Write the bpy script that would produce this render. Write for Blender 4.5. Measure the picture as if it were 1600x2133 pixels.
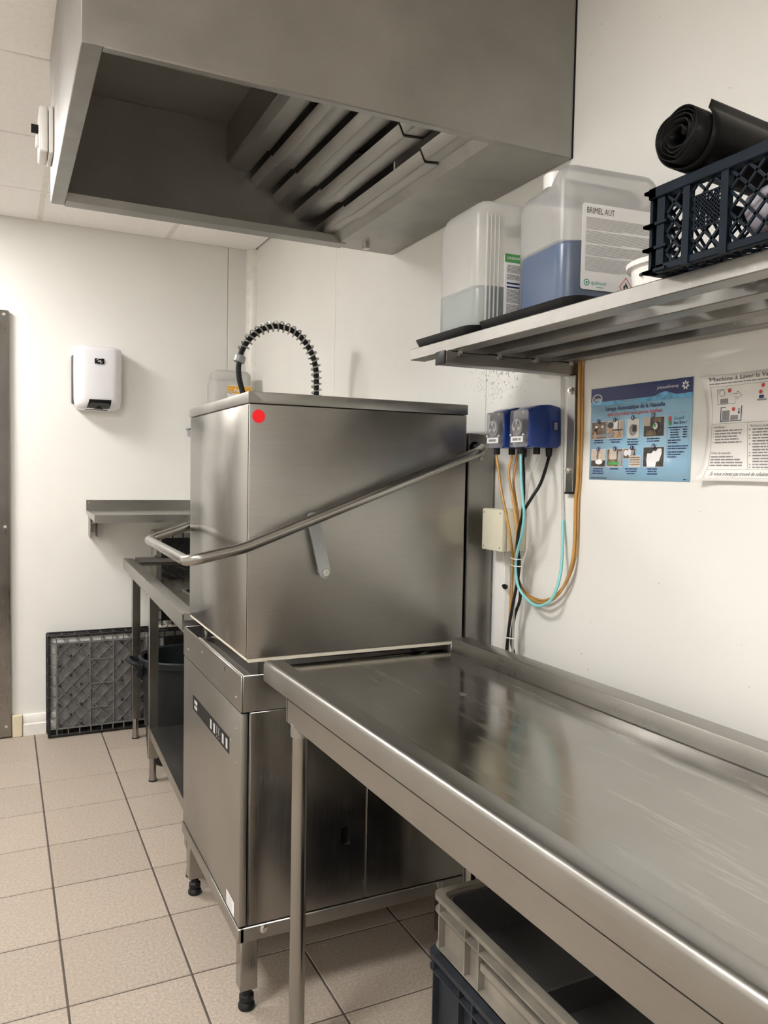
import bpy, bmesh, math, random
from mathutils import Vector, Matrix, noise as mnoise
random.seed(7)
for o in list(bpy.data.objects):
    bpy.data.objects.remove(o, do_unlink=True)
S = bpy.context.scene
COL = S.collection

# ------------------------------------------------------------------ camera
FPX = 1641.34
YAW, PITCH, ROLL = 0.4526, -0.0502, 0.0185
CAM = Vector((-1.2386, 0.0, 1.3225))
FW = Vector((math.sin(YAW)*math.cos(PITCH), math.cos(YAW)*math.cos(PITCH), math.sin(PITCH)))
_rt = Vector((math.cos(YAW), -math.sin(YAW), 0)); _up = _rt.cross(FW)
RT = math.cos(ROLL)*_rt + math.sin(ROLL)*_up
UP = -math.sin(ROLL)*_rt + math.cos(ROLL)*_up
cd = bpy.data.cameras.new('camera'); cam = bpy.data.objects.new('camera', cd); COL.objects.link(cam)
cd.sensor_fit = 'HORIZONTAL'; cd.sensor_width = 36.0; cd.lens = FPX*36.0/1600.0
cd.clip_start = 0.02; cd.clip_end = 50
M = Matrix.Identity(4)
for i in range(3):
    M[i][0] = RT[i]; M[i][1] = UP[i]; M[i][2] = -FW[i]; M[i][3] = CAM[i]
cam.matrix_world = M
S.camera = cam

# ------------------------------------------------------------------ world + exposure
w = bpy.data.worlds.new('world'); S.world = w; w.use_nodes = True
w.node_tree.nodes['Background'].inputs[0].default_value = (0.9, 0.92, 1, 1)
w.node_tree.nodes['Background'].inputs[1].default_value = 0.0
S.view_settings.view_transform = 'Standard'
S.view_settings.look = 'None'
S.view_settings.gamma = 1.0
S.view_settings.use_curve_mapping = False
S.view_settings.exposure = 0.0
LAMP_STRENGTH = 93.0
LAMP_COLOR = (1.0, 0.975, 0.96, 1)
# ceiling light tiles: centre x, centre y (60 x 60 cm, in the ceiling grid)
LAMPS = [(-1.967, 3.455), (-1.967, 1.055), (-1.967, -1.345)]
LAMP_GAIN = [0.56, 0.66, 0.40]

def at(px, py, **k):
    """the point seen at a pixel of the 1600x2133 photograph, on the plane x=, y= or z="""
    d = FW + RT*((px-800)/FPX) - UP*((py-1066.5)/FPX)
    (a, v), = k.items(); i = 'xyz'.index(a)
    return CAM + d*((v-CAM[i])/d[i])

# ------------------------------------------------------------------ materials
MATS = {}
def _new(name):
    m = bpy.data.materials.new(name); m.use_nodes = True; MATS[name] = m
    return m, m.node_tree, m.node_tree.nodes['Principled BSDF']
def tex_coord(nt, scale=(1,1,1), kind='Object'):
    tc = nt.nodes.new('ShaderNodeTexCoord'); mp = nt.nodes.new('ShaderNodeMapping')
    mp.inputs['Scale'].default_value = scale
    nt.links.new(tc.outputs[kind], mp.inputs['Vector']); return mp.outputs[0]
def noise(nt, vec, scale, detail=3, rough=.55):
    n = nt.nodes.new('ShaderNodeTexNoise'); n.inputs['Scale'].default_value = scale
    n.inputs['Detail'].default_value = detail; n.inputs['Roughness'].default_value = rough
    nt.links.new(vec, n.inputs['Vector']); return n.outputs['Fac']
def mrange(nt, fac, a, b, c, d, smooth=False):
    n = nt.nodes.new('ShaderNodeMapRange'); n.inputs[1].default_value = a; n.inputs[2].default_value = b
    n.inputs[3].default_value = c; n.inputs[4].default_value = d
    if smooth: n.interpolation_type = 'SMOOTHSTEP'
    nt.links.new(fac, n.inputs[0]); return n.outputs[0]
def mixc(nt, fac, a, b, blend='MIX'):
    n = nt.nodes.new('ShaderNodeMix'); n.data_type = 'RGBA'; n.blend_type = blend
    for sock, v in ((n.inputs[0], fac), (n.inputs[6], a), (n.inputs[7], b)):
        if isinstance(v, (int, float)): sock.default_value = v
        elif isinstance(v, tuple): sock.default_value = v if len(v) == 4 else (*v, 1)
        else: nt.links.new(v, sock)
    return n.outputs[2]
def math_n(nt, op, a, b=0.0):
    n = nt.nodes.new('ShaderNodeMath'); n.operation = op
    for sock, v in ((n.inputs[0], a), (n.inputs[1], b)):
        if isinstance(v, (int, float)): sock.default_value = v
        else: nt.links.new(v, sock)
    return n.outputs[0]
def bump(nt, p, h, strength, dist=.001):
    n = nt.nodes.new('ShaderNodeBump'); n.inputs['Strength'].default_value = strength
    n.inputs['Distance'].default_value = dist
    nt.links.new(h, n.inputs['Height']); nt.links.new(n.outputs[0], p.inputs['Normal'])
def plain(name, col, rough=.5, metal=0.0, var=.06, scale=25, bmp=0.0, spec=.5, coat=0.0):
    m, nt, p = _new(name)
    v = tex_coord(nt); n = noise(nt, v, scale)
    f = mrange(nt, n, .3, .7, 1-var, 1+var)
    c = mixc(nt, 1.0, tuple(col), f, 'MULTIPLY')
    nt.links.new(c, p.inputs['Base Color'])
    p.inputs['Roughness'].default_value = rough; p.inputs['Metallic'].default_value = metal
    p.inputs['Specular IOR Level'].default_value = spec
    p.inputs['Coat Weight'].default_value = coat
    if bmp: bump(nt, p, noise(nt, v, scale*4), bmp)
    return m
def steel(name, col=(.66,.63,.59), rough=.34, brush=(2,2,120), blot=.10, rvar=.10, spots=0.0, bs=.05):
    """brushed stainless: grain stretched along one axis, greasy blotches in the gloss"""
    m, nt, p = _new(name)
    vb = tex_coord(nt, brush); v = tex_coord(nt)
    g = noise(nt, vb, 6, 4, .6); b1 = noise(nt, v, 3.2, 4, .6); b2 = noise(nt, v, 17, 3, .6)
    f = mrange(nt, b1, .3, .7, 1-blot, 1+blot*.6)
    f2 = mrange(nt, g, .25, .75, .95, 1.05)
    c = mixc(nt, 1.0, tuple(col), f, 'MULTIPLY'); c = mixc(nt, 1.0, c, f2, 'MULTIPLY')
    if spots:
        s = noise(nt, v, 140, 2); sm = mrange(nt, s, .70, .76, 0, spots)
        c = mixc(nt, sm, c, (.75,.73,.70))
    nt.links.new(c, p.inputs['Base Color'])
    r = math_n(nt, 'ADD', mrange(nt, b1, .3, .7, rough-rvar*.5, rough+rvar*.5), mrange(nt, b2, .3, .7, -rvar*.15, rvar*.15))
    r = math_n(nt, 'ADD', r, mrange(nt, g, .3, .7, -.03, .03))
    nt.links.new(r, p.inputs['Roughness'])
    p.inputs['Metallic'].default_value = 1.0
    bump(nt, p, g, bs, .0006)
    return m

STAINLESS = (.36,.348,.326)      # the same metal everywhere
steel('steel_panel', STAINLESS, .34, (90,90,1.5), .10, .08, .06, .03)
steel('steel_hood_side', STAINLESS, .33, (1.5,90,90), .10, .08, .03)
steel('steel_liner', STAINLESS, .5, (40,40,2), .12, .1, 0)
steel('steel_vertical', STAINLESS, .22, (90,90,1.5), .12, .08, .08, .03)
steel('steel_horizontal', STAINLESS, .32, (1.5,90,90), .12, .10, .08)
steel('steel_lengthwise', STAINLESS, .34, (60,.8,60), .10, .08, .06, .02)
steel('steel_canopy', STAINLESS, .42, (1.2,60,80), .16, .14, .1)
steel('steel_filter', STAINLESS, .38, (60,1.5,60), .16, .12, .1)
steel('steel_dark', STAINLESS, .45, (40,40,2), .2, .14, .1)
steel('steel_tube', STAINLESS, .25, (1,1,1), .02, .02, 0, 0)
steel('steel_leg', STAINLESS, .22, (1,1,1), .05, .03, 0, 0)
steel('steel_door', STAINLESS, .30, (80,80,1.2), .12, .10)
steel('steel_shelf', STAINLESS, .44, (30,1.5,30), .35, .2, .4)
steel('steel_flange', STAINLESS, .42, (6,6,6), .35, .2, .05)
steel('steel_stained', STAINLESS, .38, (40,40,2), .3, .16, .2)
steel('steel_sink', STAINLESS, .33, (60,1,60), .1, .1, .05, .02)
steel('steel_bolt', (.62,.60,.56), .30, (10,10,10), .05, .05)

def table_steel():
    m, nt, p = _new('steel_table_deck')
    v = tex_coord(nt); vs = tex_coord(nt, (11, .9, 11)); vb = tex_coord(nt, (120, 1.2, 120))
    b1 = noise(nt, v, 4, 4); st = noise(nt, vs, 3.6, 7, .72); g = noise(nt, vb, 6, 3)
    c = mixc(nt, 1.0, STAINLESS, mrange(nt, b1, .3, .7, .88, 1.06), 'MULTIPLY')
    sm = mrange(nt, st, .53, .66, 0, .75, True)
    c = mixc(nt, sm, c, (.52,.50,.47))
    nt.links.new(c, p.inputs['Base Color'])
    r = math_n(nt, 'ADD', mrange(nt, b1, .3, .7, .11, .18), mrange(nt, st, .52, .75, 0, .22))
    nt.links.new(r, p.inputs['Roughness']); p.inputs['Metallic'].default_value = 1.0
    bump(nt, p, g, .05, .0006)
table_steel()

def wall_mat(name, base, mold):
    m, nt, p = _new(name)
    v = tex_coord(nt); geo = nt.nodes.new('ShaderNodeNewGeometry')
    n1 = noise(nt, v, 2.2, 4)
    c = mixc(nt, 1.0, base, mrange(nt, n1, .3, .7, .965, 1.02), 'MULTIPLY')
    # sparse small dark chips and specks
    sp = noise(nt, v, 95, 2, .5); sm = mrange(nt, sp, .755, .775, 0, .8)
    c = mixc(nt, sm, c, (.16,.14,.11))
    if mold:   # mould specks around the shelf bracket above the dishwasher
        sub = nt.nodes.new('ShaderNodeVectorMath'); sub.operation = 'SUBTRACT'
        nt.links.new(geo.outputs['Position'], sub.inputs[0]); sub.inputs[1].default_value = (0, 1.83, 1.60)
        sc = nt.nodes.new('ShaderNodeVectorMath'); sc.operation = 'MULTIPLY'
        nt.links.new(sub.outputs[0], sc.inputs[0]); sc.inputs[1].default_value = (1, 1.0, 1.7)
        ln = nt.nodes.new('ShaderNodeVectorMath'); ln.operation = 'LENGTH'; nt.links.new(sc.outputs[0], ln.inputs[0])
        mask = mrange(nt, ln.outputs['Value'], .05, .26, .17, 0, True)
        s2 = noise(nt, tex_coord(nt, (1,1,.55)), 170, 3, .6)
        s3 = math_n(nt, 'ADD', s2, mask)
        c = mixc(nt, mrange(nt, s3, .73, .80, 0, .85), c, (.13,.11,.08))
    nt.links.new(c, p.inputs['Base Color'])
    p.inputs['Roughness'].default_value = .42
    p.inputs['Specular IOR Level'].default_value = .35
    bump(nt, p, noise(nt, v, 60, 3), .03)
wall_mat('wall_paint', (.79,.782,.738), False)
wall_mat('wall_paint_stained', (.79,.782,.738), True)
plain('wall_joint', (.76,.75,.70), .6)
plain('white_trim', (.82,.80,.74), .35)
plain('ceiling_tile', (.92,.885,.86), .75, var=.03, scale=60, bmp=.1)
plain('ceiling_bar', (.78,.75,.68), .5)
plain('ceiling_void', (.60,.58,.55), .8)
plain('grout', (.075,.06,.05), .85, var=.2)

def tile_mat():
    m, nt, p = _new('floor_tile')
    v = tex_coord(nt, kind='Object'); oi = nt.nodes.new('ShaderNodeObjectInfo')
    off = nt.nodes.new('ShaderNodeVectorMath'); off.operation = 'ADD'
    nt.links.new(v, off.inputs[0]); nt.links.new(oi.outputs['Location'], off.inputs[1])
    n1 = noise(nt, off.outputs[0], 130, 3, .65); n2 = noise(nt, off.outputs[0], 5, 4)
    c = mixc(nt, mrange(nt, n1, .32, .68, 0, 1), (.31,.26,.21), (.46,.395,.325))
    c = mixc(nt, mrange(nt, n2, .35, .75, 0, .30), c, (.38,.30,.23))
    rnd = mrange(nt, oi.outputs['Random'], 0, 1, .94, 1.05)
    c = mixc(nt, 1.0, c, rnd, 'MULTIPLY')
    nt.links.new(c, p.inputs['Base Color'])
    p.inputs['Roughness'].default_value = .55
    bump(nt, p, n1, .35, .0012)
tile_mat()

def emit(name, col, strength):
    m, nt, p = _new(name)
    p.inputs['Base Color'].default_value = (.9,.9,.88,1)
    p.inputs['Emission Color'].default_value = col
    p.inputs['Emission Strength'].default_value = strength
    return m
for i, g in enumerate(LAMP_GAIN):
    emit('lamp_diffuser_%d' % i, LAMP_COLOR, LAMP_STRENGTH*g)

def hdpe(name, col, clear):
    """milky plastic: part of the light passes straight through, the rest scatters"""
    m, nt, p = _new(name)
    nt.nodes.remove(p); out = nt.nodes['Material Output']
    v = tex_coord(nt); n = noise(nt, v, 9, 3)
    c = mixc(nt, 1.0, col, mrange(nt, n, .3, .7, .96, 1.03), 'MULTIPLY')
    d = nt.nodes.new('ShaderNodeBsdfDiffuse'); t = nt.nodes.new('ShaderNodeBsdfTranslucent')
    tr = nt.nodes.new('ShaderNodeBsdfTransparent'); g = nt.nodes.new('ShaderNodeBsdfGlossy')
    nt.links.new(c, d.inputs[0]); nt.links.new(c, t.inputs[0])
    g.inputs['Roughness'].default_value = .28
    a = nt.nodes.new('ShaderNodeMixShader'); a.inputs[0].default_value = .45
    nt.links.new(d.outputs[0], a.inputs[1]); nt.links.new(t.outputs[0], a.inputs[2])
    b = nt.nodes.new('ShaderNodeMixShader'); b.inputs[0].default_value = clear
    nt.links.new(a.outputs[0], b.inputs[1]); nt.links.new(tr.outputs[0], b.inputs[2])
    e = nt.nodes.new('ShaderNodeMixShader')
    fr = nt.nodes.new('ShaderNodeFresnel'); fr.inputs[0].default_value = 1.4
    nt.links.new(math_n(nt, 'MULTIPLY', fr.outputs[0], .7), e.inputs[0])
    nt.links.new(b.outputs[0], e.inputs[1]); nt.links.new(g.outputs[0], e.inputs[2])
    nt.links.new(e.outputs[0], out.inputs['Surface'])
hdpe('milky_plastic', (.86,.85,.82), .50)
hdpe('wetted_plastic', (.80,.82,.84), .80)
hdpe('clear_tube', (.80,.80,.76), .62)
hdpe('clear_cover', (.55,.55,.56), .72)
plain('liquid_blue', (.014,.070,.19), .25, var=.03)
plain('liquid_grey', (.27,.30,.275), .3, var=.03)
plain('white_plastic', (.84,.82,.78), .32, var=.02)
plain('dispenser_white', (.72,.715,.73), .22, var=.015)
plain('cream_plastic', (.70,.665,.52), .42, var=.03)
plain('black_plastic', (.008,.008,.009), .40, var=.2, spec=.25)
plain('black_rubber', (.010,.010,.011), .5, var=.2, spec=.3)
plain('black_hole', (.004,.004,.004), .9, spec=.0)
plain('strip_black', (.016,.016,.016), .55, spec=.12)
plain('grey_rubber', (.06,.06,.06), .5)
plain('spring_steel', (.42,.42,.41), .32, .9)
plain('blue_pump', (.010,.040,.22), .30, var=.05, coat=.3)
plain('navy_crate', (.005,.010,.017), .42, var=.25, spec=.12)
plain('bag_black', (.005,.005,.005), .34, var=.3, spec=.12, scale=14, bmp=.5)
plain('amber_tube', (.50,.27,.075), .30, var=.25, scale=12)
plain('turquoise_tube', (.24,.62,.62), .35, var=.06)
plain('red_sticker', (.85,.008,.014), .45, var=.03)
plain('paper_white', (.82,.80,.76), .45, var=.02)
plain('label_white', (.83,.82,.81), .40, var=.015)
plain('ink_black', (.02,.02,.022), .5)
plain('ink_grey', (.25,.24,.25), .5)
plain('ink_lightgrey', (.45,.45,.46), .5)
plain('ink_navy', (.012,.022,.12), .4)
plain('ink_red', (.62,.07,.06), .5)
plain('ink_teal', (.02,.32,.26), .5)
plain('ink_green', (.07,.30,.08), .45, var=.25)
plain('ink_yellow', (.78,.42,.05), .45)
plain('ink_white', (.85,.85,.85), .4)
plain('poster_blue', (.38,.66,.88), .28, var=.03, coat=.3)
plain('poster_wave', (.09,.36,.62), .3, var=.4, scale=60)
plain('photo_brown', (.20,.14,.09), .35, var=.6, scale=90)
plain('photo_dark', (.05,.045,.04), .35, var=.6, scale=90)
plain('photo_grey', (.34,.33,.33), .35, var=.3, scale=90)
plain('photo_skin', (.60,.35,.18), .35, var=.3, scale=90)
plain('photo_beige', (.58,.50,.42), .35, var=.2, scale=90)
plain('crate_beige', (.20,.182,.15), .55, var=.3, scale=9)
plain('crate_bluegrey', (.026,.030,.036), .45, var=.2, spec=.25)
plain('rack_grey', (.13,.126,.122), .5, var=.3)
plain('rack_black', (.018,.017,.017), .5, var=.3, spec=.25)
plain('rack_web', (.22,.215,.21), .45, var=.3, scale=18)
plain('rack_cream', (.56,.53,.46), .5, var=.15)
plain('bin_grey', (.014,.016,.018), .5, var=.15, spec=.2)
plain('seal_cream', (.62,.58,.48), .6)
plain('bracket_grey', (.32,.33,.33), .4, .4)
plain('beige_block', (.70,.62,.44), .5)
plain('bottle_blue', (.02,.10,.42), .3)
plain('bottle_lilac', (.42,.40,.45), .3)

# ------------------------------------------------------------------ mesh helpers
def nb(): return bmesh.new()
def box(bm, a, b, bev=0.0, seg=1):
    r = bmesh.ops.create_cube(bm, size=1.0); vs = r['verts']
    c = [(a[i]+b[i])/2 for i in range(3)]; s = [abs(b[i]-a[i]) for i in range(3)]
    for v in vs: v.co = Vector((c[0]+v.co.x*s[0], c[1]+v.co.y*s[1], c[2]+v.co.z*s[2]))
    if bev:
        es = list({e for v in vs for e in v.link_edges})
        bmesh.ops.bevel(bm, geom=es, offset=min(bev, min(s)*.45), segments=seg, profile=.5, affect='EDGES')
    return bm
def bar(bm, p0, p1, w_, h_, up=(0,0,1)):
    p0 = Vector(p0); p1 = Vector(p1); d = (p1-p0)
    if d.length < 1e-6: return
    d.normalize(); u = Vector(up)
    s = d.cross(u)
    if s.length < 1e-4: s = d.cross(Vector((1,0,0)))
    s.normalize(); u = s.cross(d).normalized()
    vs = []
    for p in (p0, p1):
        for (i, j) in ((-1,-1),(1,-1),(1,1),(-1,1)):
            vs.append(bm.verts.new(p + s*(i*w_/2) + u*(j*h_/2)))
    for f in ((0,1,2,3),(7,6,5,4),(0,4,5,1),(1,5,6,2),(2,6,7,3),(3,7,4,0)):
        bm.faces.new([vs[k] for k in f])
def loft(bm, rings, cap0=True, cap1=True, closed=True):
    vr = [[bm.verts.new(p) for p in r] for r in rings]
    n = len(vr[0])
    for a, b in zip(vr, vr[1:]):
        for i in range(n if closed else n-1):
            j = (i+1) % n
            bm.faces.new((a[i], a[j], b[j], b[i]))
    if cap0: bm.faces.new(list(reversed(vr[0])))
    if cap1: bm.faces.new(vr[-1])
    return vr
def prism(bm, poly, axis, a0, a1):
    def P(p, t):
        return {'x': (t, p[0], p[1]), 'y': (p[0], t, p[1]), 'z': (p[0], p[1], t)}[axis]
    loft(bm, [[P(p, a0) for p in poly], [P(p, a1) for p in poly]])
def thick(line, t):
    """closed polygon around an open 2-D polyline, offset by t to its left"""
    n = len(line); off = []
    for i in range(n):
        d = []
        if i > 0: d.append((Vector(line[i])-Vector(line[i-1])).normalized())
        if i < n-1: d.append((Vector(line[i+1])-Vector(line[i])).normalized())
        nn = sum((Vector((-v.y, v.x)) for v in d), Vector((0,0)))
        nn.normalize(); k = max(.35, nn.dot(Vector((-d[0].y, d[0].x))))
        off.append(tuple(Vector(line[i]) + nn*(t/k)))
    return [tuple(p) for p in line] + off[::-1]
def catmull(pts, sub=6):
    P = [Vector(p) for p in pts]; P = [P[0]*2-P[1]] + P + [P[-1]*2-P[-2]]
    out = []
    for i in range(1, len(P)-2):
        a, b, c, d = P[i-1:i+3]
        for k in range(sub):
            t = k/sub
            out.append(.5*((2*b)+(c-a)*t+(2*a-5*b+4*c-d)*t*t+(3*b-a-3*c+d)*t**3))
    out.append(P[-2]); return out
def tube(bm, pts, r, n=10, cap=True):
    pts = [Vector(p) for p in pts]; rings = []; ref = None
    rr = r if isinstance(r, (list, tuple)) else [r]*len(pts)
    for i, p in enumerate(pts):
        d = (pts[min(i+1, len(pts)-1)]-pts[max(i-1, 0)]).normalized()
        if ref is None:
            ref = d.cross(Vector((0,0,1)))
            if ref.length < .1: ref = d.cross(Vector((1,0,0)))
        ref = (ref - d*ref.dot(d)).normalized(); q = d.cross(ref)
        rings.append([p + (ref*math.cos(2*math.pi*k/n)+q*math.sin(2*math.pi*k/n))*rr[i] for k in range(n)])
    loft(bm, rings, cap, cap)
def cyl(bm, p0, p1, r, n=16, r2=None):
    tube(bm, [p0, p1], [r, r if r2 is None else r2], n)
def lathe(bm, prof, c=(0,0,0), n=24):
    c = Vector(c)
    rings = [[c+Vector((r*math.cos(2*math.pi*k/n), r*math.sin(2*math.pi*k/n), z)) for k in range(n)] for r, z in prof]
    loft(bm, rings)
def rrect(w_, h_, r, n=4, cx=0, cy=0):
    r = max(1e-4, min(r, w_/2-1e-4, h_/2-1e-4)); out = []
    for sx, sy, a0 in ((1,1,0),(-1,1,90),(-1,-1,180),(1,-1,270)):
        for k in range(n+1):
            a = math.radians(a0+90*k/n)
            out.append((cx+sx*(w_/2-r)+r*math.cos(a), cy+sy*(h_/2-r)+r*math.sin(a)))
    return out
def disc(bm, c, u, v, r, n=24):
    c, u, v = Vector(c), Vector(u), Vector(v)
    bm.faces.new([bm.verts.new(c+u*(r*math.cos(2*math.pi*k/n))+v*(r*math.sin(2*math.pi*k/n))) for k in range(n)])
def quad(bm, pts):
    return bm.faces.new([bm.verts.new(Vector(p)) for p in pts])

def obj(name, bm, mat, parent=None, smooth=True, world=False, recalc=True, kind=None):
    if recalc: bmesh.ops.recalc_face_normals(bm, faces=bm.faces)
    me = bpy.data.meshes.new(name); bm.to_mesh(me); bm.free()
    me.materials.append(MATS[mat])
    if smooth:
        for p in me.polygons: p.use_smooth = True
        me.set_sharp_from_angle(angle=math.radians(38))
    o = bpy.data.objects.new(name, me); COL.objects.link(o)
    if parent is not None:
        if world:                       # mesh given in world coordinates
            me.transform(world_of(parent).inverted())
        o.parent = parent
    if kind: o['kind'] = kind
    return o
def world_of(o):
    m = o.matrix_basis.copy()
    while o.parent: o = o.parent; m = o.matrix_basis @ m
    return m
def tag(o, label, cat, group=None, kind=None):
    o['label'] = label; o['category'] = cat
    if group: o['group'] = group
    if kind: o['kind'] = kind
    return o
def thing(name, label, cat, loc=(0,0,0), rot=(0,0,0), group=None):
    o = bpy.data.objects.new(name, None); COL.objects.link(o)
    o.empty_display_size = .05
    o.location = loc; o.rotation_euler = rot
    return tag(o, label, cat, group)

def cut(o, bm):
    """cut a recess (world coordinates) out of a part"""
    bmesh.ops.recalc_face_normals(bm, faces=bm.faces)
    me = bpy.data.meshes.new('cut'); bm.to_mesh(me); bm.free(); me.transform(world_of(o.parent).inverted())
    c = bpy.data.objects.new('cut', me); COL.objects.link(c); c.parent = o.parent
    m = o.modifiers.new('cut', 'BOOLEAN'); m.operation = 'DIFFERENCE'; m.solver = 'EXACT'; m.object = c
    bpy.context.view_layer.update(); dg = bpy.context.evaluated_depsgraph_get()
    new = bpy.data.meshes.new_from_object(o.evaluated_get(dg)); o.modifiers.clear(); o.data = new
    bpy.data.objects.remove(c, do_unlink=True); bpy.data.meshes.remove(me)

# text as flat mesh
_tc = {}
def text_geo(s, size, bold=0.0, shear=0.0):
    key = (s, bold, shear)
    if key not in _tc:
        cu = bpy.data.curves.new('t', 'FONT'); cu.body = s; cu.size = 1.0; cu.resolution_u = 2
        cu.offset = bold; cu.shear = shear; cu.fill_mode = 'FRONT'
        to = bpy.data.objects.new('t', cu); COL.objects.link(to)
        dg = bpy.context.evaluated_depsgraph_get(); ev = to.evaluated_get(dg); me = ev.to_mesh()
        V = [(v.co.x, v.co.y) for v in me.vertices]; F = [tuple(p.vertices) for p in me.polygons]
        ev.to_mesh_clear(); bpy.data.objects.remove(to, do_unlink=True); bpy.data.curves.remove(cu)
        _tc[key] = (V, F)
    V, F = _tc[key]
    return [(x*size, y*size) for x, y in V], F
def put_text(bm, s, size, fn, a, b, align='L', bold=0.0, width=None, shear=0.0):
    """fn(a, b) maps label coordinates to 3-D"""
    V, F = text_geo(s, size, bold, shear)
    if not V: return
    W = max(v[0] for v in V); k = 1.0
    if width: k = width/W; W = width
    x0 = a - (W if align == 'R' else W/2 if align == 'C' else 0)
    vs = [bm.verts.new(fn(x0+x*k, b+y)) for x, y in V]
    for f in F:
        try: bm.faces.new([vs[i] for i in f])
        except ValueError: pass
def rect(bm, fn, a0, a1, b0, b1, nx=1, ny=1):
    g = [[bm.verts.new(fn(a0+(a1-a0)*i/nx, b0+(b1-b0)*j/ny)) for j in range(ny+1)] for i in range(nx+1)]
    for i in range(nx):
        for j in range(ny): bm.faces.new((g[i][j], g[i+1][j], g[i+1][j+1], g[i][j+1]))
def fine_print(bm, fn, a0, a1, b, h, rnd, fill=1.0):
    """one line of print too small to read: a row of word-long dashes"""
    a = a0; end = a0+(a1-a0)*fill
    while a < end:
        L = rnd.uniform(1.5, 7)*h
        rect(bm, fn, a, min(a+L, end), b, b+h); a += L+h*.55

# ================================================================== THE ROOM
XL, YF, YB, ZC = -3.25, -2.35, 4.2, 2.5
T0, R0, TD = -1.0976, 3.829, 0.303

# floor: grout bed with one object per tile
bm = nb(); box(bm, (XL, YF, -.10), (0, YB, -.0025))
floor = tag(obj('floor', bm, 'grout', smooth=False), 'beige ceramic tile floor with dark grout lines', 'floor', kind='structure')
GAP = .0052
def edges(lo, hi, anchor):
    k0 = math.floor((lo-anchor)/TD); out = [lo]
    k = k0
    while True:
        k += 1; v = anchor+k*TD
        if v >= hi-1e-4: break
        if v > lo+1e-4: out.append(v)
    out.append(hi); return out
tile_meshes = {}
ex, ey = edges(XL, 0, T0), edges(YF, YB, R0)
for x0, x1 in zip(ex, ex[1:]):
    for y0, y1 in zip(ey, ey[1:]):
        sx, sy = x1-x0-GAP, y1-y0-GAP
        if sx < .01 or sy < .01: continue
        key = (round(sx, 3), round(sy, 3))
        if key not in tile_meshes:
            bm = nb(); box(bm, (-sx/2, -sy/2, -.006), (sx/2, sy/2, 0), .0018, 1)
            t = obj('tile', bm, 'floor_tile', floor, smooth=False); tile_meshes[key] = t.data
        else:
            t = bpy.data.objects.new('tile', tile_meshes[key]); COL.objects.link(t); t.parent = floor
        t.location = ((x0+x1)/2, (y0+y1)/2, random.uniform(-.0006, 0))

# ceiling: slab, T-bars and one object per panel (light tiles take their place in the grid)
bm = nb(); box(bm, (XL, YF, ZC+.03), (0, YB, ZC+.12))
ceiling = tag(obj('ceiling', bm, 'ceiling_void', smooth=False), 'white suspended tile ceiling above the kitchen', 'ceiling', kind='structure')
gx = [XL] + [-.467-.6*k for k in range(4, -1, -1)] + [0]
gy = [YF] + [v for v in [3.755-.6*k for k in range(11, -1, -1)] if YF+.05 < v < YB-.05] + [YB]
for x in gx[1:-1]:
    bm = nb(); box(bm, (x-.012, YF, ZC-.001), (x+.012, YB, ZC+.03)); obj('grid_bar', bm, 'ceiling_bar', ceiling)
for y in gy[1:-1]:
    bm = nb(); box(bm, (XL, y-.003, ZC+.012), (0, y+.003, ZC+.03)); obj('grid_bar', bm, 'ceiling_bar', ceiling)
pan = {}
for x0, x1 in zip(gx, gx[1:]):
    for y0, y1 in zip(gy, gy[1:]):
        cx, cy = (x0+x1)/2, (y0+y1)/2
        if any(abs(cx-a) < .05 and abs(cy-b) < .05 for a, b in LAMPS): continue
        sx, sy = x1-x0-.016, y1-y0-.008
        key = (round(sx, 3), round(sy, 3))
        if key not in pan:
            bm = nb(); box(bm, (-sx/2, -sy/2, 0), (sx/2, sy/2, .02), .003)
            p = obj('ceiling_panel', bm, 'ceiling_tile', ceiling, smooth=False); pan[key] = p.data
        else:
            p = bpy.data.objects.new('ceiling_panel', pan[key]); COL.objects.link(p); p.parent = ceiling
        p.location = (cx, cy, ZC)
for i, (x, y) in enumerate(LAMPS):
    where = ['above the steel door end of the room', 'in the middle of the ceiling', 'at the end away from the steel door'][i]
    t = thing('ceiling_light_%s_offscreen' % ('far', 'middle', 'rear')[i], 'square flush ceiling light panel '+where, 'ceiling light', (x, y, ZC), group='ceiling light panels')
    bm = nb()
    for s in (-1, 1):
        box(bm, (s*.28, -.294, -.002), (s*.294, .294, .02)); box(bm, (-.28, s*.28, -.002), (.28, s*.294, .02))
    obj('frame', bm, 'white_trim', t)
    bm = nb(); box(bm, (-.28, -.28, .003), (.28, .28, .018)); obj('diffuser_%s_offscreen' % ('far', 'middle', 'rear')[i], bm, 'lamp_diffuser_%d' % i, t)

# walls: backing with one object per lacquered panel
def wall(name, a, b, label):
    bm = nb(); box(bm, a, b)
    return tag(obj(name, bm, 'wall_joint', smooth=False), label, 'wall', kind='structure')
wr = wall('wall_right', (.008, YF-.1, -.1), (.12, YB+.1, ZC+.12), 'cream panelled wall behind dishwasher and shelf, with vertical joints')
jy = [YF, -1.53, -.38, .76, 1.90, 3.04, YB]
for y0, y1 in zip(jy, jy[1:]):
    bm = nb(); box(bm, (0, y0+.0012, 0), (.01, y1-.0012, ZC+.03), .0012); obj('wall_panel', bm, 'wall_paint_stained', wr, smooth=False)
wb = wall('wall_back', (XL-.1, YB+.008, -.1), (.12, YB+.12, ZC+.12), 'cream panelled end wall carrying the soap dispenser')
jx = [XL, -2.42, -1.28, -.146, 0]
for x0, x1 in zip(jx, jx[1:]):
    bm = nb(); box(bm, (x0+.0012, YB, 0), (x1-.0012, YB+.01, ZC+.03), .0012); obj('wall_panel', bm, 'wall_paint', wb, smooth=False)
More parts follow.
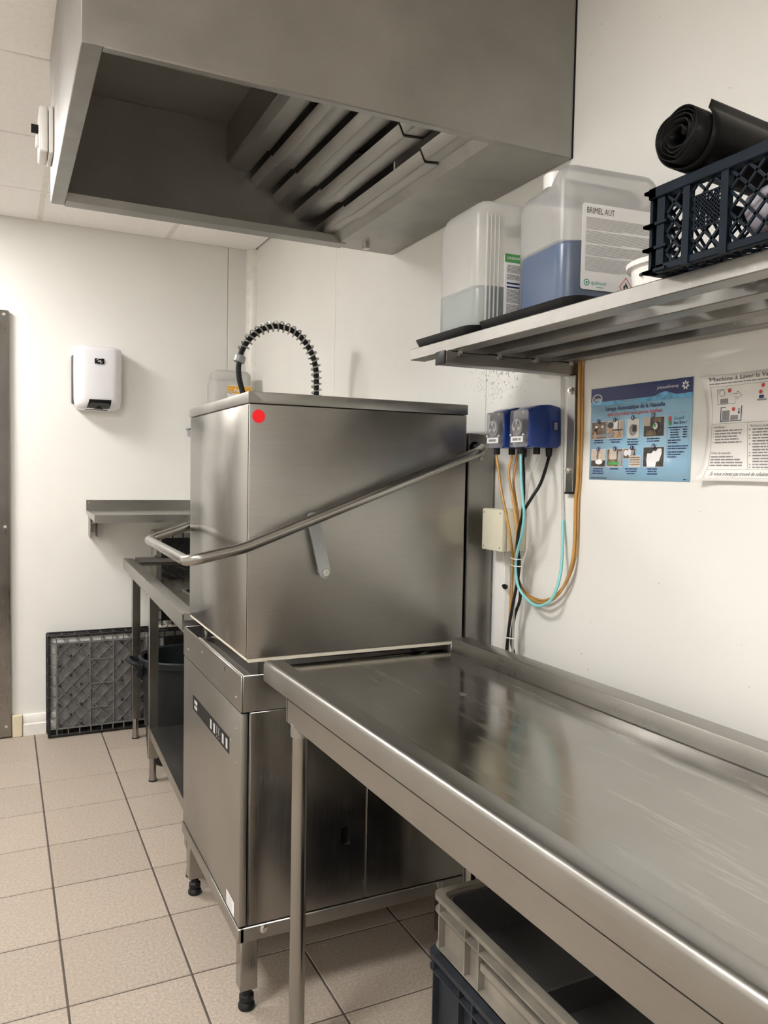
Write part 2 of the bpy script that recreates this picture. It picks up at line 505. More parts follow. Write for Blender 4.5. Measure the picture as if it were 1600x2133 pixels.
bm = nb(); box(bm, (XL-.12, YF-.1, -.1), (XL, YB+.1, ZC+.12))
tag(obj('wall_left', bm, 'wall_paint', smooth=False), 'plain cream wall facing the dishwasher', 'wall', kind='structure')
bm = nb(); box(bm, (XL-.1, YF-.12, -.1), (.1, YF, ZC+.12))
tag(obj('wall_front', bm, 'wall_paint', smooth=False), 'plain cream wall opposite the steel door', 'wall', kind='structure')
# rounded corner profile between the two panelled walls
bm = nb(); prism(bm, [(0, YB), (-.046, YB), (-.043, YB-.012), (-.030, YB-.026), (-.014, YB-.040), (0, YB-.044)], 'z', 0, ZC)
tag(obj('trim_1', bm, 'white_trim'), 'white plastic cove strip in the wall corner', 'corner trim', kind='structure')
# skirting
bm = nb(); prism(bm, [(YB, 0), (YB-.022, 0), (YB-.022, .055), (YB-.016, .060), (YB-.016, .096), (YB-.012, .102), (YB, .102)], 'x', -1.150, -.05)
bb = tag(obj('baseboard_back', bm, 'white_trim'), 'white stepped skirting along the foot of the end wall', 'skirting board', kind='structure')
bm = nb(); box(bm, (-1.196, YB-.03, 0), (-1.152, YB, .108), .003); obj('end_block', bm, 'beige_block', bb)
# steel door leaf
door = thing('door_1', 'tall stainless steel door beside the white skirting', 'door', (-1.66, YB, 0)); door['kind'] = 'structure'
bm = nb(); box(bm, (-.455, -.030, .008), (.458, 0, 2.055), .004, 2); obj('door_leaf', bm, 'steel_door', door)
bm = nb(); box(bm, (-.36, -.034, .10), (.36, -.030, .36), .001); obj('kick_plate', bm, 'steel_horizontal', door)
for z in (2.035, 1.03, .06):
    bm = nb(); cyl(bm, (.437, -.030, z), (.437, -.034, z), .007, 12); obj('screw', bm, 'steel_bolt', door)
bm = nb(); tube(bm, catmull([(-.38,-.03,.95),(-.38,-.08,.97),(-.38,-.09,1.1),(-.38,-.08,1.23),(-.38,-.03,1.25)]), .011); obj('handle', bm, 'steel_tube', door)

# ================================================================== EXTRACTION CANOPY
CX, CY0, CY1, CZ = -1.106, 1.547, 2.5165, 2.083
can = thing('extraction_canopy', 'large box-shaped stainless extraction canopy over the dishwasher', 'extractor hood', (0, 0, 0))
bm = nb(); box(bm, (CX, CY0, CZ), (-.003, CY0+.004, ZC-.002), .0015); obj('front_panel', bm, 'steel_canopy', can)
bm = nb(); box(bm, (CX, CY0+.004, CZ), (CX+.004, CY1-.004, ZC-.002), .0015); obj('side_panel', bm, 'steel_canopy', can)
bm = nb(); box(bm, (CX, CY1-.004, CZ), (-.003, CY1, ZC-.002), .0015); obj('rear_panel', bm, 'steel_canopy', can)
bm = nb(); box(bm, (CX+.004, CY0+.006, 2.412), (-.575, CY1-.009, 2.416)); obj('inner_top', bm, 'steel_liner', can)
# bottom flanges
bm = nb(); box(bm, (CX+.0005, CY0+.001, CZ-.001), (CX+.037, CY1-.001, CZ+.004), .001); obj('bottom_flange', bm, 'steel_flange', can)
bm = nb(); box(bm, (CX+.038, CY0+.001, CZ-.001), (-.22, CY0+.020, CZ+.004), .001); obj('bottom_flange', bm, 'steel_filter', can)
bm = nb()
prism(bm, thick([(CY1-.002, CZ+.035), (CY1-.002, CZ), (CY1-.050, CZ), (CY1-.056, CZ+.022), (CY1-.060, CZ+.022)], .003), 'x', CX+.038, -.20)
obj('drip_gutter', bm, 'steel_dark', can)
bm = nb(); prism(bm, thick([(-.262, CZ+.042), (-.222, CZ), (-.003, CZ)], .004), 'y', CY0+.002, CY1-.002); obj('wall_flange', bm, 'steel_flange', can)
bm = nb(); c = Vector((-.143, 2.43, CZ)); lathe(bm, [(.010,-.020),(.013,-.018),(.013,.0),(.012,.001)], c, 12); obj('drain_plug', bm, 'steel_bolt', can)
bm = nb(); box(bm, (CX+.006, CY1-.0075, CZ+.024), (-.008, CY1-.0055, 2.412)); obj('inner_liner', bm, 'steel_liner', can)
bm = nb(); box(bm, (CX+.006, CY0+.0055, CZ+.006), (-.008, CY0+.0075, 2.412)); obj('inner_liner', bm, 'steel_liner', can)
bm = nb(); box(bm, (CX+.0055, CY0+.008, CZ+.006), (CX+.0075, CY1-.008, 2.412)); obj('inner_liner', bm, 'steel_liner', can)
bm = nb(); box(bm, (-.592, CY0+.005, 2.290), (-.588, CY1-.005, 2.412)); obj('plenum_panel', bm, 'steel_filter', can)
bm = nb(); box(bm, (-.588, CY0+.006, 2.404), (-.004, CY1-.009, 2.408)); obj('plenum_top', bm, 'steel_liner', can)
# filter slats: five stepped rows in three lengths
seams = [(1.70, 2.30), (1.68, 2.29), (1.72, 2.28), (1.745, 2.265), (1.77, 2.255)]
for k in range(5):
    x0, z0 = -.588+.073*k, 2.292-.0405*k
    prof = [(x0, z0), (x0+.013, z0-.026), (x0+.017, z0-.028), (x0+.067, z0-.024)]
    if k == 0: prof = [(x0-.002, z0+.004), (x0+.014, z0-.020), (x0+.067, z0-.022)]
    s1, s2 = seams[k]
    for a, b, dz in ((CY0+.009, s1-.002, .0), (s1+.003, s2-.003, -.005), (s2+.003, CY1-.009, .002)):
        bm = nb(); prism(bm, thick([(x, z+dz) for x, z in prof], .0035), 'y', a, b); obj('filter_slat', bm, 'steel_filter', can)
# wiring sealant line at the wall
bm = nb(); box(bm, (-.003, CY0-.002, CZ), (-.0005, CY0+.012, ZC-.002)); obj('sealant', bm, 'black_rubber', can)

# switch box on the canopy side
sw = thing('switch_box', 'white switch box with ribbed black knob on the canopy side', 'switch box', (CX, 2.42, 2.17))
bm = nb(); box(bm, (-.012, -.058, 0), (-.0005, .058, .124), .002); obj('box_base', bm, 'white_plastic', sw)
bm = nb(); box(bm, (-.036, -.058, .001), (-.0135, .058, .123), .007, 3); obj('lid', bm, 'white_plastic', sw)
bm = nb()
ring = []
for k in range(32):
    r = .0115 if k % 2 else .0105; a = 2*math.pi*k/32; ring.append((r*math.cos(a), r*math.sin(a)))
loft(bm, [[(x, p[0], p[1]+.078) for p in ring] for x in (-.036, -.054)]); obj('knob', bm, 'black_plastic', sw)
bm = nb(); box(bm, (-.043, -.012, .030), (-.036, .012, .060), .003, 2); obj('rocker', bm, 'white_plastic', sw)
bm = nb(); box(bm, (-.0434, -.006, .034), (-.0430, .006, .042)); obj('mark', bm, 'ink_red', sw)

# ================================================================== HOOD-TYPE DISHWASHER
MX0, MX1, MY0, MY1 = -.716, -.119, 1.806, 2.442
BX, BY0, BY1, BZ = -.731, 1.800, 2.446, .835
dw = thing('hood_dishwasher', 'tall stainless pass-through dishwasher with lift-up hood and bent handle', 'dishwasher', (-.42, 2.12, 0))
def dwp(name, bm, mat, parent=None, **k): return obj(name, bm, mat, parent or dw, world=True, **k)
HZ0, HZ1 = .873, 1.478
bm = nb(); box(bm, (MX0, MY0+.0012, HZ0), (MX0+.010, MY1-.0012, HZ1), .002, 2); box(bm, (MX0+.011, MY1-.010, HZ0), (MX1-.01, MY1, HZ1), .002); box(bm, (MX1-.010, MY0+.001, HZ0), (MX1, MY1-.001, HZ1), .002)
hood = dwp('hood', bm, 'steel_vertical')
bm = nb(); box(bm, (MX0, MY0, HZ0), (MX1, MY0+.010, HZ1), .0028, 2); dwp('hood_side', bm, 'steel_hood_side', hood)
bm = nb(); box(bm, (MX0-.003, MY0-.003, HZ1+.001), (MX1+.002, MY1+.003, HZ1+.0285), .003, 2); lid = dwp('hood_lid', bm, 'steel_stained')
bm = nb()   # folded mitre flap at the corner of the lid
prism(bm, [(MX0-.003, HZ1+.003), (MX0+.028, HZ1+.003), (MX0+.028, HZ1+.012), (MX0+.006, HZ1+.028), (MX0-.003, HZ1+.028)], 'y', MY0-.0042, MY0-.0028); dwp('mitre_flap', bm, 'steel_stained', lid)
bm = nb(); box(bm, (MX0+.004, MY0+.002, HZ0-.010), (MX1-.004, MY0+.012, HZ0-.0005), .001); box(bm, (MX0+.002, MY0+.012, HZ0-.008), (MX0+.010, MY1-.004, HZ0-.0005), .001); dwp('seal', bm, 'seal_cream', hood)
bm = nb(); disc(bm, (-.693, MY0-.0006, 1.449), (1,0,0), (0,0,1), .0158, 32); st = dwp('sticker', bm, 'red_sticker', hood); st['label'] = 'round red sticker'
# lift handle: one bent tube round three sides
def fillet(pts, rad, n=8):
    P = [Vector(p) for p in pts]; out = [P[0]]
    for i in range(1, len(P)-1):
        a, b = (P[i-1]-P[i]).normalized(), (P[i+1]-P[i]).normalized()
        half = a.angle(b)/2; t = rad[i]/math.tan(half); bis = (a+b).normalized(); c = P[i]+bis*(rad[i]/math.sin(half))
        p0, p1 = P[i]+a*t-c, P[i]+b*t-c
        for k in range(n+1):
            th = max(1e-5, p0.angle(p1)); q = (p0*math.sin((1-k/n)*th)+p1*math.sin(k/n*th))/math.sin(th)
            out.append(c+q)
    out.append(P[-1]); return out
pts = [(-.088,1.775,1.390), (-.116,1.757,1.379), (-.742,1.755,1.143), (-.868,1.755,1.117), (-.836,2.482,1.103), (-.735,2.482,1.135), (-.116,2.482,1.374), (-.088,2.470,1.388)]
bm = nb(); tube(bm, fillet(pts, [0, .03, .30, .034, .034, .20, .03, 0]), .0128, 16); dwp('lift_handle', bm, 'steel_tube')
# link arm
def flat_link(bm, p0, p1, r, y0, y1):
    p0, p1 = Vector((p0[0], p0[1])), Vector((p1[0], p1[1])); d = (p1-p0).normalized(); a0 = math.atan2(d.y, d.x)
    poly = [(p1.x+r*math.cos(a0+t), p1.y+r*math.sin(a0+t)) for t in [math.radians(x) for x in range(-90, 91, 18)]]
    poly += [(p0.x+r*math.cos(a0+t), p0.y+r*math.sin(a0+t)) for t in [math.radians(x) for x in range(90, 271, 18)]]
    prism(bm, poly, 'y', y0, y1)
bm = nb(); flat_link(bm, (-.563, 1.208), (-.531, 1.077), .0150, 1.776, 1.783); lk = dwp('link_arm', bm, 'bracket_grey')
bm = nb(); cyl(bm, (-.531, 1.775, 1.077), (-.531, 1.770, 1.077), .0085, 14); bo_ = dwp('bolt', bm, 'steel_bolt', lk)
bm = nb(); cyl(bm, (-.531, 1.783, 1.077), (-.531, MY0, 1.077), .009, 12); dwp('spacer', bm, 'steel_bolt', lk)
bm = nb(); cyl(bm, (-.531, 1.765, 1.077), (-.531, 1.7735, 1.077), .0038, 8); cut(bo_, bm)
# rear column
bm = nb(); box(bm, (-.0905, 1.838, .30), (-.006, 2.41, 1.434), .003); colm = dwp('rear_column', bm, 'steel_stained')
bm = nb(); cyl(bm, (-.072, 1.82, 1.394), (-.072, 1.93, 1.394), .0175, 24); cut(colm, bm)          # slot for the handle
bm = nb(); box(bm, (-.10, 1.82, 1.3715), (.0, 1.8405, 1.3730)); cut(colm, bm)                     # panel seam
bm = nb(); cyl(bm, (-.052, 1.838, 1.365), (-.052, 1.8345, 1.365), .0045, 10); dwp('screw', bm, 'steel_bolt', colm)
# handle end passes into the slot
bm = nb(); tube(bm, [(-.094, 1.768, 1.387), (-.082, 1.782, 1.3915), (-.074, 1.81, 1.394), (-.072, 1.845, 1.394)], .0122, 12); dwp('handle_end', bm, 'steel_tube', colm)
# cabinet
bm = nb()
box(bm, (BX+.022, BY0+.004, .222), (-.10, BY1-.004, .745), .002)
cab = dwp('cabinet', bm, 'steel_dark')
bm = nb(); box(bm, (BX+.024, BY0, .222), (-.40, BY0+.004, .744), .0012); sp_ = dwp('side_panel', bm, 'steel_vertical', cab)
bm = nb(); box(bm, (-.397, BY0, .222), (-.10, BY0+.004, .744), .0012); dwp('side_panel', bm, 'steel_vertical', cab)
bm = nb()   # upper housing: open trough behind the front lip
box(bm, (BX+.005, BY0, .746), (-.10, BY0+.004, BZ), .0015); box(bm, (BX+.005, BY1-.004, .746), (-.10, BY1, BZ), .0015)
box(bm, (BX+.005, BY0+.004, .76), (-.10, BY1-.004, .775))
hs = dwp('upper_housing', bm, 'steel_panel')
bm = nb(); box(bm, (BX, BY0, .746), (BX+.005, BY1, BZ), .0015); hf_ = dwp('front_lip', bm, 'steel_panel', hs)
bm = nb(); prism(bm, [(BX+.004, BZ-.004), (BX+.008, BZ+.0005), (BX+.026, BZ-.010), (BX+.050, BZ-.022), (BX+.050, BZ-.030), (BX+.004, BZ-.03)], 'y', BY0+.005, 2.27); dwp('sill', bm, 'steel_lengthwise', hs)
bm = nb(); box(bm, (BX+.050, BY0+.03, BZ-.03), (BX+.055, BY1-.03, BZ+.028)); dwp('tank_rim', bm, 'steel_lengthwise', hs)
bm = nb(); tube(bm, [(BX+.012, 2.30, BZ-.012), (BX+.050, 2.30, BZ-.010)], .003, 8); tube(bm, [(BX+.034, 2.30, BZ-.05), (BX+.034, 2.30, BZ+.008), (BX+.042, 2.34, BZ+.012)], .004, 8); dwp('latch', bm, 'steel_bolt', hs)
bm = nb(); cyl(bm, (BX-.01, 1.952, .816), (BX+.02, 1.952, .816), .006, 12); cut(hf_, bm)
for y, z in ((2.20, .806), (1.845, .773), (2.385, .775)):
    bm = nb(); cyl(bm, (BX-.0015, y, z), (BX+.001, y, z), .003, 8); dwp('rivet', bm, 'steel_bolt', hs)
bm = nb(); box(bm, (BX, BY0, .222), (BX+.018, BY1, .744), .0025, 2); fp = dwp('front_panel', bm, 'steel_panel', cab)
bm = nb(); box(bm, (BX-.0012, 1.902, .614), (BX-.0001, 2.310, .656)); cs = dwp('control_strip', bm, 'strip_black', cab); cs['label'] = 'black control strip with pale button symbols'
def FS(y, z, e=.0017): return Vector((BX-e, y, z))
marks = [(y, .018, .622, .648) for y in (2.095, 2.058, 1.968, 1.930)] + [(y, .004, .630, .650) for y in (2.022, 2.002)] + [(y, .004, .620, .625) for y in (2.022, 2.002)] + [(2.288, .038, .637, .648), (2.288, .036, .622, .632)]
for y0, wd, h0, h1 in marks:
    bm = nb(); quad(bm, [FS(y0, h0), FS(y0-wd, h0), FS(y0-wd, h1), FS(y0, h1)]); dwp('button_symbol', bm, 'ink_lightgrey', cs)
for y, z in ((1.832, .70), (1.885, .655), (1.838, .614)):
    bm = nb(); cyl(bm, (BX-.002, y, z), (BX+.001, y, z), .0028, 8); dwp('rivet', bm, 'steel_bolt', fp)
bm = nb(); quad(bm, [FS(1.915, .226, .0006), FS(1.842, .226, .0006), FS(1.842, .264, .0006), FS(1.915, .264, .0006)]); rp = dwp('rating_plate', bm, 'label_white', fp)
bm = nb(); rn = random.Random(2)
for k in range(7): fine_print(bm, lambda a, b: FS(1.912-a, .229+b, .0010), 0, .066, .0048*k, .0016, rn, rn.uniform(.6, 1))
dwp('rating_print', bm, 'ink_lightgrey', rp)
# near side details
for o_ in (sp_, cab):
    bm = nb(); prism(bm, rrect(.028, .048, .005, 3, -.455, .396), 'y', BY0-.02, BY0+.45); cut(o_, bm)
for x, z in ((-.670, .208), (-.176, .210)):
    bm = nb(); lathe(bm, [(.0095,0),(.0095,.003),(.006,.005),(.001,.0052)], (0,0,0), 16)
    bmesh.ops.transform(bm, matrix=Matrix.Translation((x, BY0-.004, z)) @ Matrix.Rotation(math.radians(90), 4, 'X'), verts=bm.verts); s_ = dwp('screw', bm, 'steel_bolt', cab)
    bm = nb(); bar(bm, (x-.012, BY0-.0093, z-.008), (x+.012, BY0-.0093, z+.008), .0018, .004, (0,1,0)); cut(s_, bm)
# base frame, legs and feet
bm = nb(); box(bm, (BX+.002, BY0-.004, .184), (-.10, BY0+.012, .220), .002); box(bm, (BX+.002, BY1-.012, .184), (-.10, BY1+.002, .220), .002)
box(bm, (BX-.003, BY0-.004, .184), (BX+.013, BY1+.002, .220), .002); box(bm, (-.115, BY0+.012, .184), (-.10, BY1-.012, .220), .002); dwp('base_frame', bm, 'steel_horizontal')
for x, y in ((-.702, 1.828), (-.702, 2.405), (-.14, 1.828), (-.14, 2.405)):
    bm = nb(); box(bm, (x-.0215, y-.0215, .054), (x+.0215, y+.0215, .19), .0025); lg = dwp('leg', bm, 'steel_vertical')
    bm = nb(); lathe(bm, [(.019,0),(.021,.004),(.020,.012),(.014,.018),(.018,.022),(.018,.034),(.012,.040),(.012,.056)], (x, y, 0), 16); dwp('foot', bm, 'black_rubber', lg)
bm = nb(); tube(bm, catmull([(-.60,1.822,.862),(-.30,1.822,.860),(-.275,1.822,.866),(-.25,1.822,.866),(-.21,1.825,.858)]), .0035, 8); dwp('rack_rail', bm, 'steel_tube')
bm = nb(); box(bm, (-.15, 1.81, .82), (-.125, 1.83, .872), .002); dwp('guide_post', bm, 'steel_bolt')

# ================================================================== LANDING TABLE (near)
tb = thing('landing_table', 'long stainless landing table with raised rims running from the dishwasher', 'worktable', (-.686, 1.768, 0), (0, 0, .0275))
TL = 2.05
front = [(0.0, .828), (0.0, .866), (.0022, .8715), (.006, .8745), (.011, .8755), (.046, .8715), (.050, .8695), (.058, .852), (.060, .8515)]
bm = nb(); prism(bm, thick(front[::-1], .002)[::1], 'y', -TL, .0); box(bm, (.0005, -TL, .8278), (.014, 0, .8298)); box(bm, (.002, -.003, .830), (.056, -.0005, .851)); obj('front_rim', bm, 'steel_lengthwise', tb)
bm = nb(); box(bm, (.060, -TL, .849), (.512, .030, .8515)); obj('deck', bm, 'steel_table_deck', tb)
bm = nb(); prism(bm, thick([(.508, .8515), (.512, .853), (.515, .884), (.517, .888), (.522, .8895), (.566, .8885), (.568, .886), (.568, .84)], -.002), 'y', -TL, -.012); obj('back_upstand', bm, 'steel_horizontal', tb)
bm = nb(); box(bm, (.019, -TL, .758), (.022, -.11, .8105), .001); box(bm, (.024, -TL, .758), (.05, -.11, .761)); obj('front_apron', bm, 'steel_lengthwise', tb)
bm = nb(); box(bm, (.034, -TL, .79), (.037, -.11, .848)); obj('apron_recess', bm, 'steel_dark', tb)
bm = nb(); box(bm, (.02, -.105, .758), (.54, -.10, .848)); obj('end_apron', bm, 'steel_horizontal', tb)
bm = nb(); box(bm, (.535, -TL, .758), (.538, -.11, .849)); obj('rear_apron', bm, 'steel_lengthwise', tb)
for y in (-.142, -TL+.15):
    for x in (.038, .505):
        bm = nb(); tube(bm, [(x, y, .02), (x, y, .80)], .0178, 24); lg = obj('leg', bm, 'steel_leg', tb)
        bm = nb(); lathe(bm, [(.017,0),(.019,.004),(.017,.022)], (x, y, 0), 16); obj('foot', bm, 'black_rubber', lg)
        bm = nb(); tube(bm, [(x, y, .735), (x, y, .762)], .0215, 20); obj('collar', bm, 'steel_dark', lg)
bm = nb(); lathe(bm, [(.0085,.0),(.0085,.0012),(.004,.0016)], (.325, -.355, .8515), 16); obj('drain_dimple', bm, 'steel_dark', tb)

# ================================================================== SINK TABLE (far)
ang = math.atan2(-.041, 1.625)     # slightly askew to the wall
sk = thing('sink_table', 'stainless sink table with square legs between dishwasher and end wall', 'sink table', (-.735, 2.458, 0), (0, 0, ang))
SL = 1.63
bm = nb(); prism(bm, thick([(.060, .852), (.056, .854), (.048, .868), (.006, .872), (.001, .870), (0, .866), (0, .822)], .002), 'y', 0, SL); box(bm, (.001, 0, .8225), (.058, .003, .850)); obj('front_rim', bm, 'steel_sink', sk)
bm = nb(); prism(bm, thick([(SL-.055, .852), (SL-.048, .868), (SL-.004, .872), (SL, .868), (SL, .822)], .002), 'x', .058, .655); obj('end_rim', bm, 'steel_horizontal', sk)
bm = nb(); box(bm, (.060, .62, .849), (.655, SL-.054, .852)); box(bm, (.060, 0, .849), (.12, .62, .852)); box(bm, (.12, 0, .849), (.655, .10, .852)); box(bm, (.52, .10, .849), (.655, .62, .852)); obj('deck', bm, 'steel_table_deck', sk)
bm = nb()
for z0, z1, k in ((.60, .852, 0),):
    box(bm, (.117, .098, z0), (.120, .622, z1)); box(bm, (.517, .098, z0), (.52, .622, z1)); box(bm, (.12, .098, z0), (.517, .101, z1)); box(bm, (.12, .619, z0), (.517, .622, z1)); box(bm, (.12, .10, z0), (.517, .62, z0+.003))
obj('basin', bm, 'steel_vertical', sk)
bm = nb(); tube(bm, [(.115,.10,.853),(.115,.625,.853),(.52,.625,.853)], .004, 8); obj('basin_lip', bm, 'steel_tube', sk)
bm = nb(); prism(bm, thick([(.655, .852), (.657, .95), (.675, .955)], .002), 'y', 0, SL); obj('splashback', bm, 'steel_lengthwise', sk)
bm = nb(); box(bm, (.028, .02, .785), (.031, SL-.03, .824)); obj('front_apron', bm, 'steel_lengthwise', sk)
for x, y in ((.044, .06), (.044, .91), (.044, SL-.145), (.58, .06), (.58, .91), (.58, SL-.145)):
    bm = nb(); box(bm, (x-.019, y-.019, .10), (x+.019, y+.019, .825), .002); lg = obj('leg', bm, 'steel_vertical', sk)
    bm = nb(); lathe(bm, [(.017,0),(.0165,.004),(.0145,.03),(.0150,.104)], (x, y, 0), 16); obj('foot', bm, 'steel_tube', lg)
    bm = nb(); cyl(bm, (x, y, .0), (x, y, .006), .0172, 16); obj('foot_pad', bm, 'black_rubber', lg)
bm = nb(); prism(bm, thick([(.030, .195), (.030, .232), (.58, .232), (.58, .195)], .002), 'y', .08, .89); obj('undershelf', bm, 'steel_lengthwise', sk)

# ================================================================== WASTE BIN under the sink table
bn = thing('waste_bin', 'round charcoal waste bin with side handles under the sink table', 'bin', (-.475, 3.62, 0))
bm = nb(); lathe(bm, [(.165,0),(.172,.01),(.195,.40),(.198,.440),(.212,.445),(.212,.470),(.206,.476),(.192,.470),(.186,.40),(.160,.02),(.02,.018)], n=40); obj('bucket', bm, 'bin_grey', bn)
for s in (-1, 1):
    bm = nb(); tube(bm, catmull([(s*.205,-.06,.45),(s*.245,-.05,.462),(s*.256,0,.466),(s*.245,.05,.462),(s*.205,.06,.45)]), .011, 8); box(bm, (s*.20, -.055, .395), (s*.232, .055, .43), .006); obj('handle', bm, 'bin_grey', bn)

# ================================================================== DISH RACKS
def clip_diag(h, c, sgn):
    pts = []
    for x in (-h, h):
        y = c-sgn*x
        if -h-1e-9 <= y <= h+1e-9: pts.append((x, y))
    for y in (-h, h):
        x = (c-y)*sgn
        if -h-1e-9 <= x <= h+1e-9: pts.append((x, y))
    pts = sorted(set((round(a, 6), round(b, 6)) for a, b in pts))
    return (pts[0], pts[-1]) if len(pts) >= 2 and pts[0] != pts[-1] else None
def dish_rack(label, loc, rot, frame_mat, lat_mat, web_mat):
    """lies in its own xy plane, base at z=0, open side up"""
    t = thing('dish_rack', label, 'dish rack', loc, rot)
    H = .248
    bm = nb()
    for s in (-1, 1):
        for z0, z1, o in ((0, .014, 0), (.050, .058, .0), (.088, .10, .004)):
            box(bm, (s*(H-.012-o*0), -H, z0), (s*(H+o), H, z1), .002); box(bm, (-H, s*(H-.012), z0), (H, s*(H+o), z1), .002)
        for k in range(9):
            a = -H+.006+(2*H-.012)*k/8
            bar(bm, (s*(H-.005), a, 0), (s*(H-.005), a, .10), .010, .008, (0,1,0)); bar(bm, (a, s*(H-.005), 0), (a, s*(H-.005), .10), .010, .008, (1,0,0))
    obj('rim_frame', bm, frame_mat, t)
    bm = nb(); h = .208; stp = .0693
    for k in range(-8, 9):
        for sgn in (1, -1):
            seg = clip_diag(h, k*stp, sgn)
            if seg: bar(bm, (*seg[0], .004), (*seg[1], .004), .0045, .008)
    for k in range(-4, 5):
        for s in (-1, 1):
            a = k*.052
            bar(bm, (a, s*.208, .004), (a, s*.240, .004), .005, .008); bar(bm, (s*.208, a, .004), (s*.240, a, .004), .005, .008)
    for s in (-1, 1):
        bar(bm, (-.208, s*.208, .004), (.208, s*.208, .004), .008, .010); bar(bm, (s*.208, -.208, .004), (s*.208, .208, .004), .008, .010)
    for x in (-.055, .055): bar(bm, (x, -.208, .003), (x, .208, .003), .006, .010)
    for y in (-.12, 0, .12): bar(bm, (-.055, y, .003), (.055, y, .003), .006, .010)
    obj('base_lattice', bm, lat_mat, t, kind='stuff')
    bm = nb()
    for i in range(-4, 5):
        for j in range(-4, 5):
            if (i+j) % 2 == 0 and abs(i) > 1:
                x, y = i*.048, j*.048; tube(bm, [(x, y, -.001), (x, y, .03), (x, y, .075)], [.006, .005, .003], 6)
    obj('pegs', bm, 'rack_black', t, kind='stuff')
    bm = nb()
    box(bm, (-.207, -.207, .0095), (.207, .207, .0115))
    obj('base_web', bm, web_mat, t)
    return t
dish_rack('charcoal plastic dish rack leaning on the end wall by the skirting', (-.793, 4.094, .252), (math.radians(-92), 0, 0), 'rack_black', 'rack_grey', 'rack_grey')
dish_rack('dish rack with pale rim standing upright behind the sink table', (-.293, 4.092, .7545), (math.radians(-90), 0, 0), 'rack_cream', 'rack_black', 'rack_black')
dish_rack('dark dish rack on the floor behind the waste bin', (-.280, 4.092, .2495), (math.radians(-90), 0, 0), 'rack_black', 'rack_black', 'rack_black')

# ================================================================== END-WALL SHELVES, JERRYCAN, DISPENSER
sh = thing('wall_shelf', 'low stainless wall shelf with upturned back on the end wall', 'shelf', (-.50, YB, 1.105))
bm = nb(); prism(bm, thick([(-.0015, .052), (-.0015, 0), (-.395, -.004), (-.398, -.036), (-.385, -.036)], -.0025), 'x', -.357, .36); obj('shelf_plate', bm, 'steel_horizontal', sh)
bm = nb(); prism(bm, [(-.398, -.036), (-.398, -.003), (-.02, 0), (-.004, 0), (-.004, -.01), (-.06, -.018)], 'x', -.3575, -.3555); obj('end_flap', bm, 'steel_vertical', sh)
for x in (-.335, .30):
    bm = nb(); prism(bm, thick([(x-.012, -.10), (x-.012, -.002), (x+.022, -.002), (x+.022, -.10)], .002), 'x', 0, .0) if False else None
    zb = -.128 if x < 0 else -.085
    box(bm, (x-.012, -.10, zb), (x-.0095, -.0015, -.004)); box(bm, (x+.022, -.10, zb), (x+.0245, -.0015, -.004)); box(bm, (x-.0095, -.006, zb+.018), (x+.022, -.002, -.02))
    br = obj('bracket', bm, 'steel_dark', sh)
    bm = nb(); cyl(bm, (x+.008, -.006, -.06), (x+.008, -.012, -.06), .007, 12); obj('bolt', bm, 'steel_bolt', br)
bm = nb(); cyl(bm, (-.345, -.0045, .040), (-.345, -.0070, .040), .004, 10); obj('screw', bm, 'steel_bolt', sh)

up_sh = thing('wall_shelf', 'high grey wall shelf holding the yellow-labelled jerrycan', 'shelf', (-.19, YB, 1.53))
bm = nb(); prism(bm, thick([(-.0015, .0), (-.195, 0), (-.198, -.030)], -.003), 'x', -.175, .145); obj('shelf_plate', bm, 'bracket_grey', up_sh)
for x in (-.165, .12):
    bm = nb(); prism(bm, [(-.0015, -.004), (-.19, -.004), (-.19, -.026), (-.02, -.034), (-.0015, -.034)], 'x', x, x+.004); obj('bracket', bm, 'bracket_grey', up_sh)

